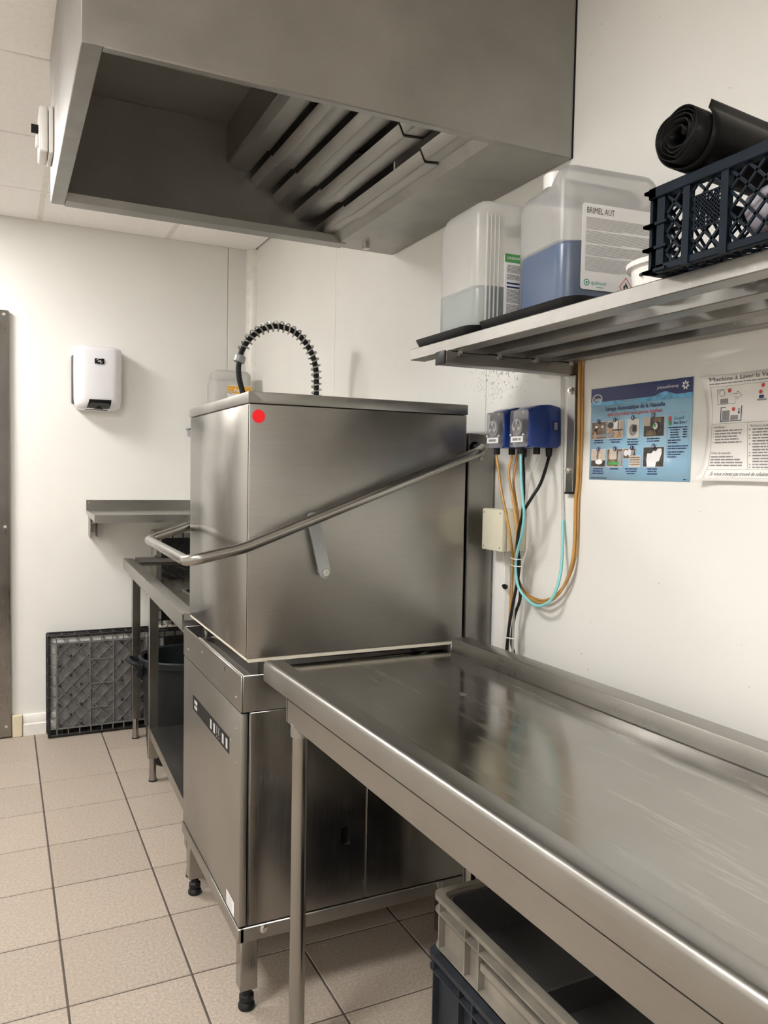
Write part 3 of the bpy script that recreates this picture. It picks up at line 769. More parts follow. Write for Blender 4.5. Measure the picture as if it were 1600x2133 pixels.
def jerrycan(label, loc, rz, W, D, H, low, liquid, lmat, hump=.62, capx=-.06, ribs=False, lean=None):
    """x = width, y = depth (near face at -D/2), hump on the near side, cap on the low shoulder behind"""
    t = thing('jerrycan', label, 'jerrycan', loc, (0, 0, rz))
    def h_at(v):                       # v 0..1 near -> far
        if v < hump: return H
        k = min(1, (v-hump)/.16); k = k*k*(3-2*k); return H+(low-H)*k
    def rings(e, top=None):
        out = []
        N = 22
        for j in range(N+1):
            v = j/N; u = 2*v-1
            y = (D/2-e)*math.copysign(1-(1-abs(u))**1.0, u) if False else (D/2-e)*u
            # end rounding
            edge = D/2-e-abs(y); rr = .030
            ins = 0 if edge >= rr else rr-math.sqrt(max(0, rr*rr-(rr-edge)**2))
            hh = h_at(v)-e-ins*.8
            if top is not None: hh = min(hh, top)
            b = e+ins*.35
            rad = .034 if top is None or hh < top else .006
            r = max(.004, rad-ins*.3)
            pts = rrect(W-2*e-2*ins, hh-b, min(r, (hh-b)*.45), 5, 0, (hh+b)/2)
            if top is not None and hh >= top:   # flat liquid surface
                pts = rrect(W-2*e-2*ins, hh-b, .008, 5, 0, (hh+b)/2)
            out.append([(p[0], y, p[1]) for p in pts])
        return out
    bm = nb(); loft(bm, rings(0))
    bmesh.ops.bisect_plane(bm, geom=bm.verts[:]+bm.edges[:]+bm.faces[:], plane_co=(0, 0, liquid), plane_no=(0, 0, 1))
    for f in bm.faces: f.material_index = 1 if f.calc_center_median().z < liquid else 0
    body = obj('body', bm, 'milky_plastic', t); body.data.materials.append(MATS['wetted_plastic'])   # looks clearer where liquid wets the wall
    bm = nb(); loft(bm, rings(.0035, liquid)); lq = obj('liquid', bm, lmat, t)
    if low < H-.01:
        yc = D/2-.055
        bm = nb(); lathe(bm, [(.024,-.004),(.024,.012),(.020,.014),(.020,.02)], (capx, yc, low), 24); obj('neck', bm, 'milky_plastic', t)
        bm = nb(); ring = [(math.cos(2*math.pi*k/40)*(.0265 if k % 2 else .0255), math.sin(2*math.pi*k/40)*(.0265 if k % 2 else .0255)) for k in range(40)]
        loft(bm, [[(capx+x, yc+y, low+z) for x, y in ring] for z in (.012, .040)] + [[(capx+x*.9, yc+y*.9, low+.043) for x, y in ring]]); obj('cap', bm, 'white_plastic', t)
        bm = nb(); tube(bm, [(W/2-.05, yc, low-.01), (W/2-.05, yc, low+.004)], .016, 16); obj('boss', bm, 'milky_plastic', t)
    if ribs:
        bm = nb()
        for k in range(4):
            x = -W/2+.020+.010*k; tube(bm, [(x, -D/2-.0005, .03), (x, -D/2-.0005, H-.035)], .0022, 6)
        obj('ribs', bm, 'milky_plastic', t)
    return t

SZ = 1.617       # top of the long wall shelf
# blue one
jb = jerrycan('milky jerrycan half full of blue liquid beside the dark crate', (-.146, 1.310, SZ+.0032), math.radians(-6), .232, .186, .306, .284, .157, 'liquid_blue', .18, -.054)
def JB(a, b, e=.0012): return Vector((-.075+a, -.093-e, .064+b))
bm = nb(); prism(bm, rrect(.182, .164, .006, 3, .016, .146), 'y', -.0939, -.0932); lab = obj('label_sheet', bm, 'label_white', jb)
bm = nb(); put_text(bm, 'BRIMEL AUT', .0165, JB, .009, .1455, bold=0.0, width=.064); obj('label_title', bm, 'ink_black', lab)
bm = nb(); rn = random.Random(5)
b = .137
for para, nl in enumerate((11, 11, 10, 13)):
    for k in range(nl):
        fine_print(bm, JB, .009, .172, b, .0008, rn, .5 if k == nl-1 else 1); b -= .00215
    b -= .0022
obj('label_print', bm, 'ink_grey', lab, kind='stuff')
bm = nb(); n = 24
for r0, r1 in ((.0048, .0066), (.0, .0024)):
    for k in range(n):
        a0, a1 = 2*math.pi*k/n, 2*math.pi*(k+1)/n
        pts = [JB(.0135+r*math.cos(a), .0135+r*math.sin(a)) for r, a in ((r0, a0), (r1, a0), (r1, a1), (r0, a1))]
        if r0 == 0: pts = [JB(.0135, .0135)] + pts[1:3]
        quad(bm, pts) if len(pts) == 4 else bm.faces.new([bm.verts.new(p) for p in pts])
put_text(bm, 'quimsel', .0115, JB, .023, .0105); rect(bm, JB, .036, .052, .005, .0062); obj('label_logo', bm, 'ink_teal', lab)
def dia(bm, c, r0, r1):
    cx, cy = c
    p = [(0, 1.25), (1, 0), (0, -1.25), (-1, 0)]
    for k in range(4):
        a, b_ = p[k], p[(k+1) % 4]
        quad(bm, [JB(cx+a[0]*r0, cy+a[1]*r0), JB(cx+a[0]*r1, cy+a[1]*r1), JB(cx+b_[0]*r1, cy+b_[1]*r1), JB(cx+b_[0]*r0, cy+b_[1]*r0)])
bm = nb(); dia(bm, (.104, .012), .0135, .0155); obj('hazard_border', bm, 'ink_red', lab)
bm = nb()
fl = [(-.004,-.009),(-.0065,-.004),(-.0060,.001),(-.0042,-.001),(-.0045,.004),(-.002,.001),(-.0005,.011),(.0025,.003),(.0045,.005),(.0042,0),(.0062,.002),(.0062,-.005),(.004,-.009),(.003,-.005),(.0008,.000),(-.001,-.002),(-.0022,-.0055)]
bm.faces.new([bm.verts.new(JB(.104+x*.85, .0140+y*.85)) for x, y in fl]); rect(bm, JB, .0995, .1085, .0028, .0040); obj('flame_symbol', bm, 'ink_black', lab)
# grey one
jg = jerrycan('milky jerrycan with green label band and pale grey liquid', (-.208, 1.528, SZ+.0032), math.radians(-2), .235, .188, .290, .270, .106, 'liquid_grey', .80, .06, ribs=True)
def JG(a, b, e=.0012): return Vector((-.052+a, -.094-e, .020+b))
bm = nb(); prism(bm, rrect(.105, .160, .004, 3, .0, .096), 'y', -.0949, -.0942); lab = obj('label_sheet', bm, 'label_white', jg)
bm = nb(); rect(bm, JG, .000, .105, .139, .157); gb = obj('label_band', bm, 'ink_green', lab)
bm = nb(); put_text(bm, "GREEN'R AUTOWASH A", .0075, lambda a, b: JG(a, b, .0018), .005, .1455, bold=.01, width=.095); obj('label_title', bm, 'ink_white', gb)
bm = nb(); rect(bm, JG, .006, .10, .093, .0965); rect(bm, JG, .006, .10, .085, .0885); obj('label_bars', bm, 'ink_navy', lab)
bm = nb(); rn = random.Random(8)
for k in range(44):
    b = .132-.0029*k
    if .080 < b < .101 or k in (6, 12, 28, 36): continue
    fine_print(bm, JG, .006, .10, b, .0015, rn, rn.uniform(.75, 1))
obj('label_print', bm, 'ink_grey', lab, kind='stuff')
bm = nb(); put_text(bm, 'LOT 20L 0008', .009, lambda a, b: JG(a, b, .0006), .004, .206); put_text(bm, '20230324 12:41', .007, lambda a, b: JG(a, b, .0006), .004, .195); obj('ink_stamp', bm, 'ink_lightgrey', jg)
# small one on the end-wall shelf
jy_ = jerrycan('clear jerrycan with yellow label on the high end-wall shelf', (-.165, 4.085, 1.5332), 0, .205, .15, .30, .262, .06, 'liquid_grey', .55, .05)
bm = nb(); prism(bm, rrect(.125, .15, .004, 3, .035, .145), 'y', -.0759, -.0752); lab = obj('label_sheet', bm, 'label_white', jy_)
bm = nb(); box(bm, (-.028, -.0766, .180), (.097, -.0760, .218)); yb = obj('label_band', bm, 'ink_yellow', lab)
bm = nb(); put_text(bm, 'Nuza', .028, lambda a, b: Vector((a, -.0770, b)), .034, .188, 'C', bold=.01, shear=.25); obj('label_title', bm, 'ink_white', yb)
bm = nb(); disc(bm, (-.012, -.0770, .184), (1,0,0), (0,0,1), .010); obj('label_badge', bm, 'ink_lightgrey', yb)

# soap / towel dispenser
dp = thing('paper_dispenser', 'white rounded centrefeed dispenser with black mouth on the end wall', 'dispenser', (-.808, YB, 1.60))
def dsec(w_, d_, r, z, n=6):
    pts = [(w_/2, 0), (-w_/2, 0)]; out = [(w_/2, -.001), ]
    prof = []
    for k in range(n+1):
        a = math.radians(180+90*k/n); prof.append((-w_/2+r+r*math.cos(a), -d_+r+r*math.sin(a)*1.0))
    for k in range(n+1):
        a = math.radians(270+90*k/n); prof.append((w_/2-r+r*math.cos(a), -d_+r+r*math.sin(a)))
    mid = [(x, y-.012*(1-(2*x/w_)**2)) for x, y in prof]
    return [(x, y, z) for x, y in [(-w_/2, -.001)] + mid + [(w_/2, -.001)]]
bm = nb()
secs = [(.150,.062,.03,.000),(.186,.092,.045,.006),(.206,.108,.05,.018),(.216,.118,.05,.036),(.220,.122,.05,.060),(.222,.122,.048,.20),(.220,.118,.046,.290),(.214,.110,.046,.302),(.198,.098,.046,.308)]
loft(bm, [dsec(*s) for s in secs]); obj('cover', bm, 'dispenser_white', dp)
bm = nb(); box(bm, (-.118, -.030, .03), (.113, -.0012, .270), .008, 2); obj('back_plate', bm, 'grey_rubber', dp)
def dface(x, z, e=.0012):
    for a, b in zip(secs, secs[1:]):
        if a[3] <= z <= b[3]:
            k = (z-a[3])/(b[3]-a[3]); w_ = a[0]+(b[0]-a[0])*k; d_ = a[1]+(b[1]-a[1])*k
            return Vector((x, -(d_+.012*(1-(2*x/w_)**2))-e, z))
    return Vector((x, -.06-e, z))
def dpatch(name, poly_rows, mat, e, par=dp):
    bm = nb(); N = 8; rows = []
    for z, xa, xb in poly_rows: rows.append([dface(xa+(xb-xa)*k/N, z, e) for k in range(N+1)])
    vr = [[bm.verts.new(p) for p in r] for r in rows]
    for a, b in zip(vr, vr[1:]):
        for k in range(N): bm.faces.new((a[k], a[k+1], b[k+1], b[k]))
    return obj(name, bm, mat, par)
mouth = dpatch('mouth', [(.001,-.062,.044),(.012,-.056,.050),(.030,-.050,.054),(.050,-.046,.056)], 'black_plastic', .0025)
dpatch('mouth_plate', [(.002,-.060,.042),(.012,-.056,.050),(.024,-.050,.052),(.034,-.036,.040)], 'grey_rubber', .0040, mouth)
dpatch('slot_shade', [(.006,-.022,.020),(.012,-.014,.012),(.020,-.004,.004)], 'black_plastic', .0055, mouth)  # black patch stands in for the shade inside the open slot
lg_ = dpatch('badge', [(.222,-.022,.022),(.248,-.022,.022)], 'black_plastic', .0018)
bm = nb()
def DF(a, b): return dface(a, b, .0030)
put_text(bm, 'AIB', .010, DF, .000, .232, 'C', bold=.02, shear=.2)
for (x0, z0, x1, z1) in ((-.012,.240,-.004,.246),(-.004,.246,.004,.247),(.010,.229,.003,.225),(.010,.229,.012,.234)): 
    d = Vector((x1-x0, z1-z0)).normalized()*.0009; quad(bm, [DF(x0-d.y, z0+d.x), DF(x0+d.y, z0-d.x), DF(x1+d.y, z1-d.x), DF(x1-d.y, z1+d.x)])
obj('badge_mark', bm, 'ink_white', lg_)

# ================================================================== PRE-RINSE HOSE
ps = thing('pre_rinse_spray', 'black pre-rinse hose in an arched steel spring above the dishwasher', 'spray hose', (-.131, 2.90, .852))
arch = [(-.131,2.90,1.30),(-.131,2.90,1.625),(-.138,2.90,1.735),(-.171,2.90,1.806),(-.222,2.90,1.852),(-.289,2.90,1.869),(-.352,2.90,1.852),(-.400,2.90,1.812),(-.428,2.90,1.768),(-.438,2.90,1.735)]
tail = [(-.438,2.90,1.735),(-.442,2.90,1.70),(-.438,2.90,1.66),(-.426,2.90,1.615),(-.40,2.90,1.52),(-.385,2.90,1.40)]
A = catmull(arch, 10)
bm = nb(); tube(bm, A[:-1]+catmull(tail, 6), .0105, 12); obj('hose', bm, 'black_rubber', ps, world=True)
# spring wound round the arch
fine = catmull(arch[:-1], 60); 
acc = [0]
for a, b in zip(fine, fine[1:]): acc.append(acc[-1]+(b-a).length)
pitch = .0232; sp = []; start = .30
import bisect
L0 = acc[-1]; nst = int((L0-start)/pitch*14)
for k in range(nst+1):
    s_ = start+(L0-start)*k/nst; i = min(len(fine)-2, max(0, bisect.bisect(acc, s_)-1))
    f_ = (s_-acc[i])/max(1e-9, acc[i+1]-acc[i]); p = fine[i].lerp(fine[i+1], f_); d = (fine[i+1]-fine[i]).normalized()
    n1 = Vector((0,1,0)); n2 = d.cross(n1); th = 2*math.pi*(s_-start)/pitch
    sp.append(p+(n1*math.cos(th)+n2*math.sin(th))*.0185)
bm = nb(); tube(bm, sp, .0033, 6); obj('spring', bm, 'spring_steel', ps, world=True)
bm = nb(); d = (Vector(arch[-1])-Vector(arch[-2])).normalized(); p = Vector(arch[-1]); tube(bm, [p-d*.013, p-d*.009, p+d*.012, p+d*.014], [.018,.0215,.0215,.019], 20); obj('spring_collar', bm, 'bracket_grey', ps, world=True)
bm = nb(); tube(bm, [(-.131,2.90,.852),(-.131,2.90,1.33)], .012, 14); lathe(bm, [(.03,0),(.03,.012),(.018,.02)], (-.131,2.90,.852), 20); obj('riser', bm, 'steel_tube', ps, world=True)
bm = nb(); tube(bm, catmull([(-.385,2.90,1.41),(-.382,2.90,1.34),(-.375,2.90,1.28),(-.40,2.90,1.24)]), [.014]*19 if False else .015, 12); obj('spray_gun', bm, 'black_plastic', ps, world=True)

# ================================================================== LONG WALL SHELF (right)
ls = thing('slatted_shelf', 'slatted stainless wall shelf of square tubes above the landing table', 'shelf', (0, 1.0, SZ))
SY0, SY1 = -.35, 1.683
for i, (x0, x1) in enumerate(((-.357, -.317), (-.252, -.212), (-.150, -.110), (-.053, -.014))):
    bm = nb(); cx_, cz_ = (x0+x1)/2, SZ-.01325; O_ = rrect(x1-x0, .0265, .0016, 1, cx_, cz_); I_ = rrect(x1-x0-.004, .0225, .001, 1, cx_, cz_)
    loft(bm, [[(p[0], y, p[1]) for p in q] for q, y in ((I_, SY0+.3), (I_, SY0), (O_, SY0), (O_, SY1), (I_, SY1), (I_, SY1-.3))])   # open ends
    obj('slat', bm, 'steel_shelf', ls, world=True)
for y in (1.517, .10):
    bm = nb(); box(bm, (-.368, y-.020, SZ-.055), (-.001, y+.020, SZ-.0275), .0018); ar = obj('bracket_arm', bm, 'steel_horizontal', ls, world=True)
    bm = nb(); box(bm, (-.372, y-.021, SZ-.056), (-.3675, y+.021, SZ-.0265), .003, 2); obj('end_cap', bm, 'black_plastic', ar, world=True)
    bm = nb(); box(bm, (-.015, y-.025, 1.283), (-.0008, y+.003, SZ-.0555), .0012); upr = obj('upright', bm, 'steel_shelf', ls, world=True)
    bm = nb(); box(bm, (-.0165, y-.0265, 1.279), (-.0005, y+.0045, 1.284), .001); obj('end_cap', bm, 'black_plastic', upr, world=True)
    for z in (1.525, 1.335):
        bm = nb(); cyl(bm, (-.0145, y-.011, z), (-.021, y-.011, z), .0075, 12); cyl(bm, (-.021, y-.011, z), (-.025, y-.011, z), .0045, 6); obj('bolt', bm, 'steel_bolt', upr, world=True)
    for x in (-.335, -.232, -.130, -.03):
        bm = nb(); cyl(bm, (x, y-.021, SZ-.030), (x, y-.026, SZ-.030), .006, 8); obj('rivet', bm, 'steel_bolt', ar, world=True)

def tray(label, cx, cy, w_, l_, rz):
    t = thing('tray', label, 'tray', (cx, cy, SZ), (0, 0, rz), 'black trays under the jerrycans')
    bm = nb()
    R = [(.0, .0005, -.016), (.0, .0005, -.008), (.0, .006, -.002), (.0, .0175, .003), (.0, .0205, .004), (.0, .0205, .001), (.0, .0075, -.006), (.0, .0030, -.014)]
    rings = [[(p[0], p[1], z) for p in rrect(w_+2*o, l_+2*o, .035, 5)] for _, z, o in R]
    loft(bm, rings); obj('pan', bm, 'black_plastic', t)
tray('black plastic tray under the jerrycan with the green label', -.205, 1.5605, .285, .262, 0)
tray('black plastic tray under the blue-filled jerrycan', -.180, 1.262, .326, .316, 0)

# white tub
tu = thing('plastic_tub', 'small white plastic tub with flared rim beside the dark crate', 'tub', (-.228, .985, SZ))
bm = nb(); lathe(bm, [(.058,.0005),(.066,.004),(.072,.046),(.073,.050),(.080,.051),(.081,.058),(.078,.060),(.070,.056),(.064,.008),(.02,.006)], n=36); obj('cup', bm, 'white_plastic', tu)
bm = nb(); cyl(bm, (-.0725, .004, .034), (-.0745, .004, .034), .003, 8); obj('handle_pin', bm, 'black_plastic', tu)

# lattice crate
KX0, KX1, KY0, KY1, KH = -.388, -.088, .478, .880, .122
ck = thing('plastic_crate', 'dark navy lattice-sided plastic crate on the slatted shelf', 'crate', (-.238, .679, SZ))
def KP(x, y, z): return (x+.238, y-.679, z)
def lattice(bm, o, u, v, W, H, s_, w_, t_):
    """diamond lattice on the rectangle o + a*u + b*v"""
    o, u, v = Vector(o), Vector(u), Vector(v); n_ = u.cross(v)
    for sg in (1, -1):
        c = -H if sg == 1 else 0
        k = math.floor((-H if sg == 1 else 0)/s_)
        while k*s_ < W+H:
            c = k*s_; k += 1
            pts = []
            for a, b in ((0, None), (W, None), (None, 0), (None, H)):
                if a is not None:
                    b = (a-c) if sg == 1 else (c-a)
                    if -1e-9 <= b <= H+1e-9: pts.append((a, b))
                else:
                    a = (c+b) if sg == 1 else (c-b)
                    if -1e-9 <= a <= W+1e-9: pts.append((a, b))
            pts = sorted(set((round(p[0], 6), round(p[1], 6)) for p in pts))
            if len(pts) >= 2: bar(bm, o+u*pts[0][0]+v*pts[0][1], o+u*pts[-1][0]+v*pts[-1][1], w_, t_, n_)
bm = nb()   # frame: rims, corner posts, mid posts
for z0, z1, o in ((.0005, .012, 0), (.106, KH, .004)):
    for s in (-1, 1):
        box(bm, (s*.138, -.201-o, z0), (s*(.150+o), .201+o, z1), .0015); box(bm, (-.150-o, s*.189, z0), (.150+o, s*(.201+o), z1), .0015)
for sx in (-1, 1):
    for sy in (-1, 1):
        for z in (.004, .036, .070, .118):
            box(bm, (sx*.140, sy*.170, z-.002), (sx*.153, sy*.214, z+.002)); box(bm, (sx*.105, sy*.192, z-.002), (sx*.153, sy*.214, z+.002))
        box(bm, (sx*.142, sy*.176, .0), (sx*.150, sy*.190, KH-.002)); box(bm, (sx*.120, sy*.193, .0), (sx*.138, sy*.206, KH-.002))
        box(bm, (sx*.146, sy*.203, .0), (sx*.135, sy*.208, KH-.002))
for y in (.135, .071, -.071):
    for sx in (-1, 1): prism(bm, [(sx*.142, .0), (sx*.152, .0), (sx*.152, KH-.012), (sx*.142, KH-.012)], 'y', y-.006, y+.006)
obj('crate_frame', bm, 'navy_crate', ck)
bm = nb()
for x in (-.146, .146):
    lattice(bm, (x, -.19, .012), (0,1,0), (0,0,1), .38, .094, .0270, .0036, .003)
for y in (-.196, .196): lattice(bm, (-.14, y, .012), (1,0,0), (0,0,1), .28, .094, .0270, .0036, .003)
lattice(bm, (-.14, -.19, .004), (1,0,0), (0,1,0), .28, .38, .030, .004, .004)
for k in range(22): bar(bm, (-.149, -.185+.017*k, .006), (-.125, -.185+.017*k, .006), .004, .010)
obj('lattice', bm, 'navy_crate', ck, kind='stuff')
bm = nb()   # perforated name panel in the lattice
py0, py1, pz0, pz1, N1, N2 = .078, .122, .044, .088, 8, 8
for i in range(N1+1):
    y = py0+(py1-py0)*i/N1; bar(bm, (-.1485, y, pz0), (-.1485, y, pz1), .0024, .002, (1,0,0))
for j in range(N2+1):
    z = pz0+(pz1-pz0)*j/N2; bar(bm, (-.1485, py0, z), (-.1485, py1, z), .0024, .002, (1,0,0))
obj('perforated_panel', bm, 'navy_crate', ck, kind='stuff')
def bottle(label, loc, mat, h, r, rot=(0,0,0), capmat='white_plastic'):
    t = thing('bottle', label, 'bottle', loc, rot, 'bottles in the dark crate')
    bm = nb(); lathe(bm, [(r*.9,0),(r,.005),(r,h*.55),(r*.85,h*.68),(r*.4,h*.80),(r*.36,h*.86)], n=24); obj('flask', bm, mat, t)
    bm = nb(); lathe(bm, [(r*.46,h*.83),(r*.46,h*.97),(r*.38,h)], n=20); obj('cap', bm, capmat, t)
bottle('pale lilac bottle lying in the dark lattice crate', (-.335, .745, SZ+.052), 'bottle_lilac', .17, .030, (math.radians(74), 0, math.radians(8)))
bottle('blue bottle standing in the dark lattice crate', (-.310, .535, SZ+.009), 'bottle_blue', .155, .032, (0,0,0), 'bottle_blue')

# bin-bag roll: one long sheet wound into a spiral, lying across the crate
rl = thing('bin_bag_roll', 'roll of black bin bags lying across the dark crate', 'bin bags', (-.415, .812, SZ+KH+.0474), (0, math.radians(5.5), math.radians(-2)))
N = 190; turns = 5.2; line = []
for k in range(N+1):
    u = k/N; th = math.radians(128)+2*math.pi*turns*(1-u)
    r = .011+.0325*u**.8
    r *= 1+.10*math.sin(2*th+1)*(1.15-u)+.10*(1-u)*math.sin(3*th+2*u)+.05*(1-u)*math.sin(5*th+7*u)
    line.append((r*math.cos(th), r*math.sin(th)))
e = Vector(line[-1]); d = (e-Vector(line[-4])).normalized(); nrm = e.normalized()
for k in range(1, 6): line.append(tuple(e+d*(.0030*k)+nrm*(.0010*k)))   # loose outer end
bm = nb(); n = len(line)
rows = []
for xi in range(10):
    x = .314*xi/9
    rows.append([bm.verts.new((x-(.0 if xi else .003*math.sin(j*.31)-.034*max(0, (j-(n-38))/38)), p[0]*(1+.02*math.sin(xi*1.3)), p[1])) for j, p in enumerate(line)])
for a, b in zip(rows, rows[1:]):
    for j in range(n-1): bm.faces.new((a[j], a[j+1], b[j+1], b[j]))
sheet = obj('wound_sheet', bm, 'bag_black', rl)
so = sheet.modifiers.new('thick', 'SOLIDIFY'); so.thickness = .0016; so.offset = 0

# ================================================================== DOSING PUMPS
def pump(label, y0):
    t = thing('dosing_pump', label, 'dosing pump', (0, y0, 1.39), group='blue dosing pumps')
    D = .097; W_ = .070
    prof = [(-.001, .008), (-.010, 0), (-D+.004, 0), (-D, .004), (-D, .082), (-D+.012, .096), (-D+.034, .103), (-.035, .105), (-.008, .100), (-.001, .092)]
    bm = nb(); prism(bm, prof, 'y', -.035, .035)
    es = [e for e in bm.edges if abs(e.verts[0].co.y-e.verts[1].co.y) < 1e-6]
    bmesh.ops.bevel(bm, geom=es, offset=.004, segments=2, profile=.5, affect='EDGES'); obj('case', bm, 'blue_pump', t)
    bm = nb(); prism(bm, rrect(.062, .090, .007, 3, .001, .0455), 'x', -D-.010, -D-.0005); cv = obj('front_cover', bm, 'clear_cover', t)
    bm = nb(); prism(bm, rrect(.056, .030, .004, 3, .001, .074), 'x', -D-.0098, -D-.0090) ; bm.free()
    bm = nb(); prism(bm, [(.001+.022*math.cos(a), .050+.022*math.sin(a)) for a in [2*math.pi*k/24 for k in range(24)]], 'x', -D-.0108, -D-.0100); ro = obj('rotor_window', bm, 'ink_grey', cv)
    bm = nb()
    for k in range(3):
        a = math.radians(90+120*k); cyl(bm, (-D-.0135, .001+.011*math.cos(a), .050+.011*math.sin(a)), (-D-.0108, .001+.011*math.cos(a), .050+.011*math.sin(a)), .005, 12)
    tube(bm, [(-D-.012, .001+.017*math.cos(a), .050+.017*math.sin(a)) for a in [math.radians(v) for v in range(-20, 201, 20)]], .0022, 6); obj('rollers', bm, 'ink_lightgrey', ro)
    bm = nb(); box(bm, (-D-.0112, -.024, .012), (-D-.0102, .026, .026)); lb = obj('name_label', bm, 'label_white', cv)
    bm = nb(); rn = random.Random(int(y0*1000)); fine_print(bm, lambda a, b: Vector((-D-.0116, .018-a, .016+b)), 0, .034, 0, .006, rn); obj('label_print', bm, 'ink_grey', lb, kind='stuff')
    for yy, zz in ((-.025, .084), (.027, .030), (-.025, .030)):
        bm = nb(); cyl(bm, (-D-.010, yy, zz), (-D-.0125, yy, zz), .0024, 8); obj('screw', bm, 'ink_white', cv)
    for x in (-.088, -.054):
        bm = nb(); ring = [((.0085 if k % 2 else .0076)*math.cos(2*math.pi*k/24), (.0085 if k % 2 else .0076)*math.sin(2*math.pi*k/24)) for k in range(24)]
        loft(bm, [[(x+a, .012 if x < -.06 else -.012, 0) if False else (x+a, b+(.010 if x < -.07 else -.008), z) for a, b in ring] for z in (-.016, .001)]); obj('hose_nut', bm, 'black_plastic', t)
    bm = nb(); lathe(bm, [(.006,-.022),(.0075,-.018),(.0085,-.004),(.0085,.002)], (-.020, -.012, 0), 14); obj('cable_gland', bm, 'black_plastic', t)
    bm = nb(); box(bm, (-.028, -.0362, .040), (-.012, -.0352, .066)); lo = obj('badge', bm, 'ink_navy', t)
    bm = nb(); box(bm, (-.025, -.0366, .044), (-.015, -.0363, .062)); obj('badge_mark', bm, 'ink_grey', lo)
    return t
pump('blue dosing pump nearest the dishwasher column, amber hoses below', 1.697)
pump('blue dosing pump nearest the shelf upright, turquoise hose below', 1.592)

# junction box, trunking
jb_ = thing('junction_box', 'cream square junction box under the dosing pumps', 'junction box', (0, 1.738, 1.122))
bm = nb(); box(bm, (-.060, -.048, 0), (-.0008, .048, .110), .004, 2); obj('base', bm, 'cream_plastic', jb_)
bm = nb(); box(bm, (-.077, -.0485, -.0005), (-.061, .0485, .1105), .005, 2); bl = obj('lid', bm, 'cream_plastic', jb_)
bm = nb()
for y in (-.038, .038):
    for z in (.010, .100): cyl(bm, (-.0775, y, z), (-.0768, y, z), .0028, 8)
obj('lid_screws', bm, 'ink_grey', bl)
tr = thing('cable_trunking', 'white plastic cable trunking running down from the junction box', 'cable trunking', (0, 1.775, .60))
bm = nb(); box(bm, (-.022, -.020, 0), (-.0006, .020, .5215), .002); obj('channel', bm, 'white_plastic', tr)
bm = nb(); box(bm, (-.0245, -.0195, 0), (-.0225, .0195, .5215), .001); obj('channel_cover', bm, 'white_plastic', tr)
bm = nb(); c0 = at(1052, 1222, x=-.026); 
rings = []
for x_, k in ((-.0247, 1.0), (-.0275, 1.0), (-.030, .7)):
    rings.append([(x_, c0.y+k*.012*math.cos(a)*(1+.15*math.sin(3*a)), c0.z+k*.0072*math.sin(a)) for a in [2*math.pi*q/16 for q in range(16)]])
loft(bm, rings); tp = tag(obj('tape_patch', bm, 'black_rubber'), 'small black tape patch stuck on the white trunking', 'tape')

# hoses and cables: paths first, then pressed apart so that they lie against each other without passing through
import numpy as np
HOSES = []
def hose(name, label, cat, start, pix, r, mat, pin=None):
    """start = world points at the fitting; pix = (px, py, x) points read off the photograph at a distance from the wall"""
    pts = [Vector(p) for p in start] + [at(px, py, x=x) for px, py, x in pix]
    P_ = catmull(pts, 10)
    HOSES.append(dict(name=name, label=label, cat=cat, P=np.array([tuple(p) for p in P_]), r=r, mat=mat, nfix=10*len(start)-4 if start else 0, pin=pin))
# front to back
hose('hose', 'turquoise hose looping below the dosing pumps', 'hose', [(-.088,1.602,1.380),(-.088,1.602,1.366)], [(1086,1000,-.088),(1090,1050,-.090),(1092,1070,-.090),(1088,1110,-.084),(1080,1140,-.070),(1075,1168,-.060),(1075,1195,-.056),(1081,1225,-.054),(1100,1250,-.052),(1120,1262,-.050),(1143,1254,-.046),(1160,1225,-.036),(1169,1185,-.026),(1172,1140,-.016),(1173,1083,-.0062)], .0036, 'turquoise_tube')
hose('cable', 'black cable curving down from the pump by the shelf upright', 'cable', [(-.020,1.580,1.376),(-.021,1.580,1.362)], [(1127,1005,-.060),(1107,1038,-.080),(1093,1062,-.084),(1084,1090,-.080),(1079,1118,-.072),(1079,1145,-.064),(1082,1172,-.054),(1079,1205,-.050),(1068,1262,-.050),(1060,1310,-.050),(1055,1360,-.050),(1053,1410,-.050)], .0040, 'black_rubber')
hose('hose', 'clear hose dropping from the pump beside the upright', 'hose', [(-.054,1.584,1.380),(-.054,1.584,1.366)], [(1101,1000,-.066),(1095,1055,-.072),(1089,1095,-.070),(1081,1130,-.062),(1074,1165,-.050),(1073,1200,-.046),(1070,1290,-.044),(1067,1390,-.044)], .0034, 'clear_tube')
hose('cable', 'straight black cable hanging from the pump by the column', 'cable', [(-.020,1.685,1.376),(-.021,1.685,1.362)], [(1091,985,-.040),(1091,1040,-.054),(1087,1080,-.060),(1080,1112,-.058),(1078,1142,-.050),(1079,1170,-.042),(1078,1198,-.038),(1083,1226,-.036),(1083,1250,-.036),(1073,1280,-.036),(1068,1310,-.036),(1066,1340,-.036),(1071,1362,-.036),(1078,1400,-.036)], .0040, 'black_rubber')
hose('hose', 'amber hose running straight down beside the white trunking', 'hose', [(-.088,1.707,1.380),(-.088,1.707,1.366)], [(1038,975,-.088),(1045,1025,-.090),(1053,1065,-.090),(1061,1105,-.084),(1066,1140,-.070),(1068,1162,-.054),(1067,1200,-.044),(1065,1250,-.042),(1061,1300,-.042),(1057,1365,-.042),(1053,1420,-.042)], .0036, 'amber_tube')
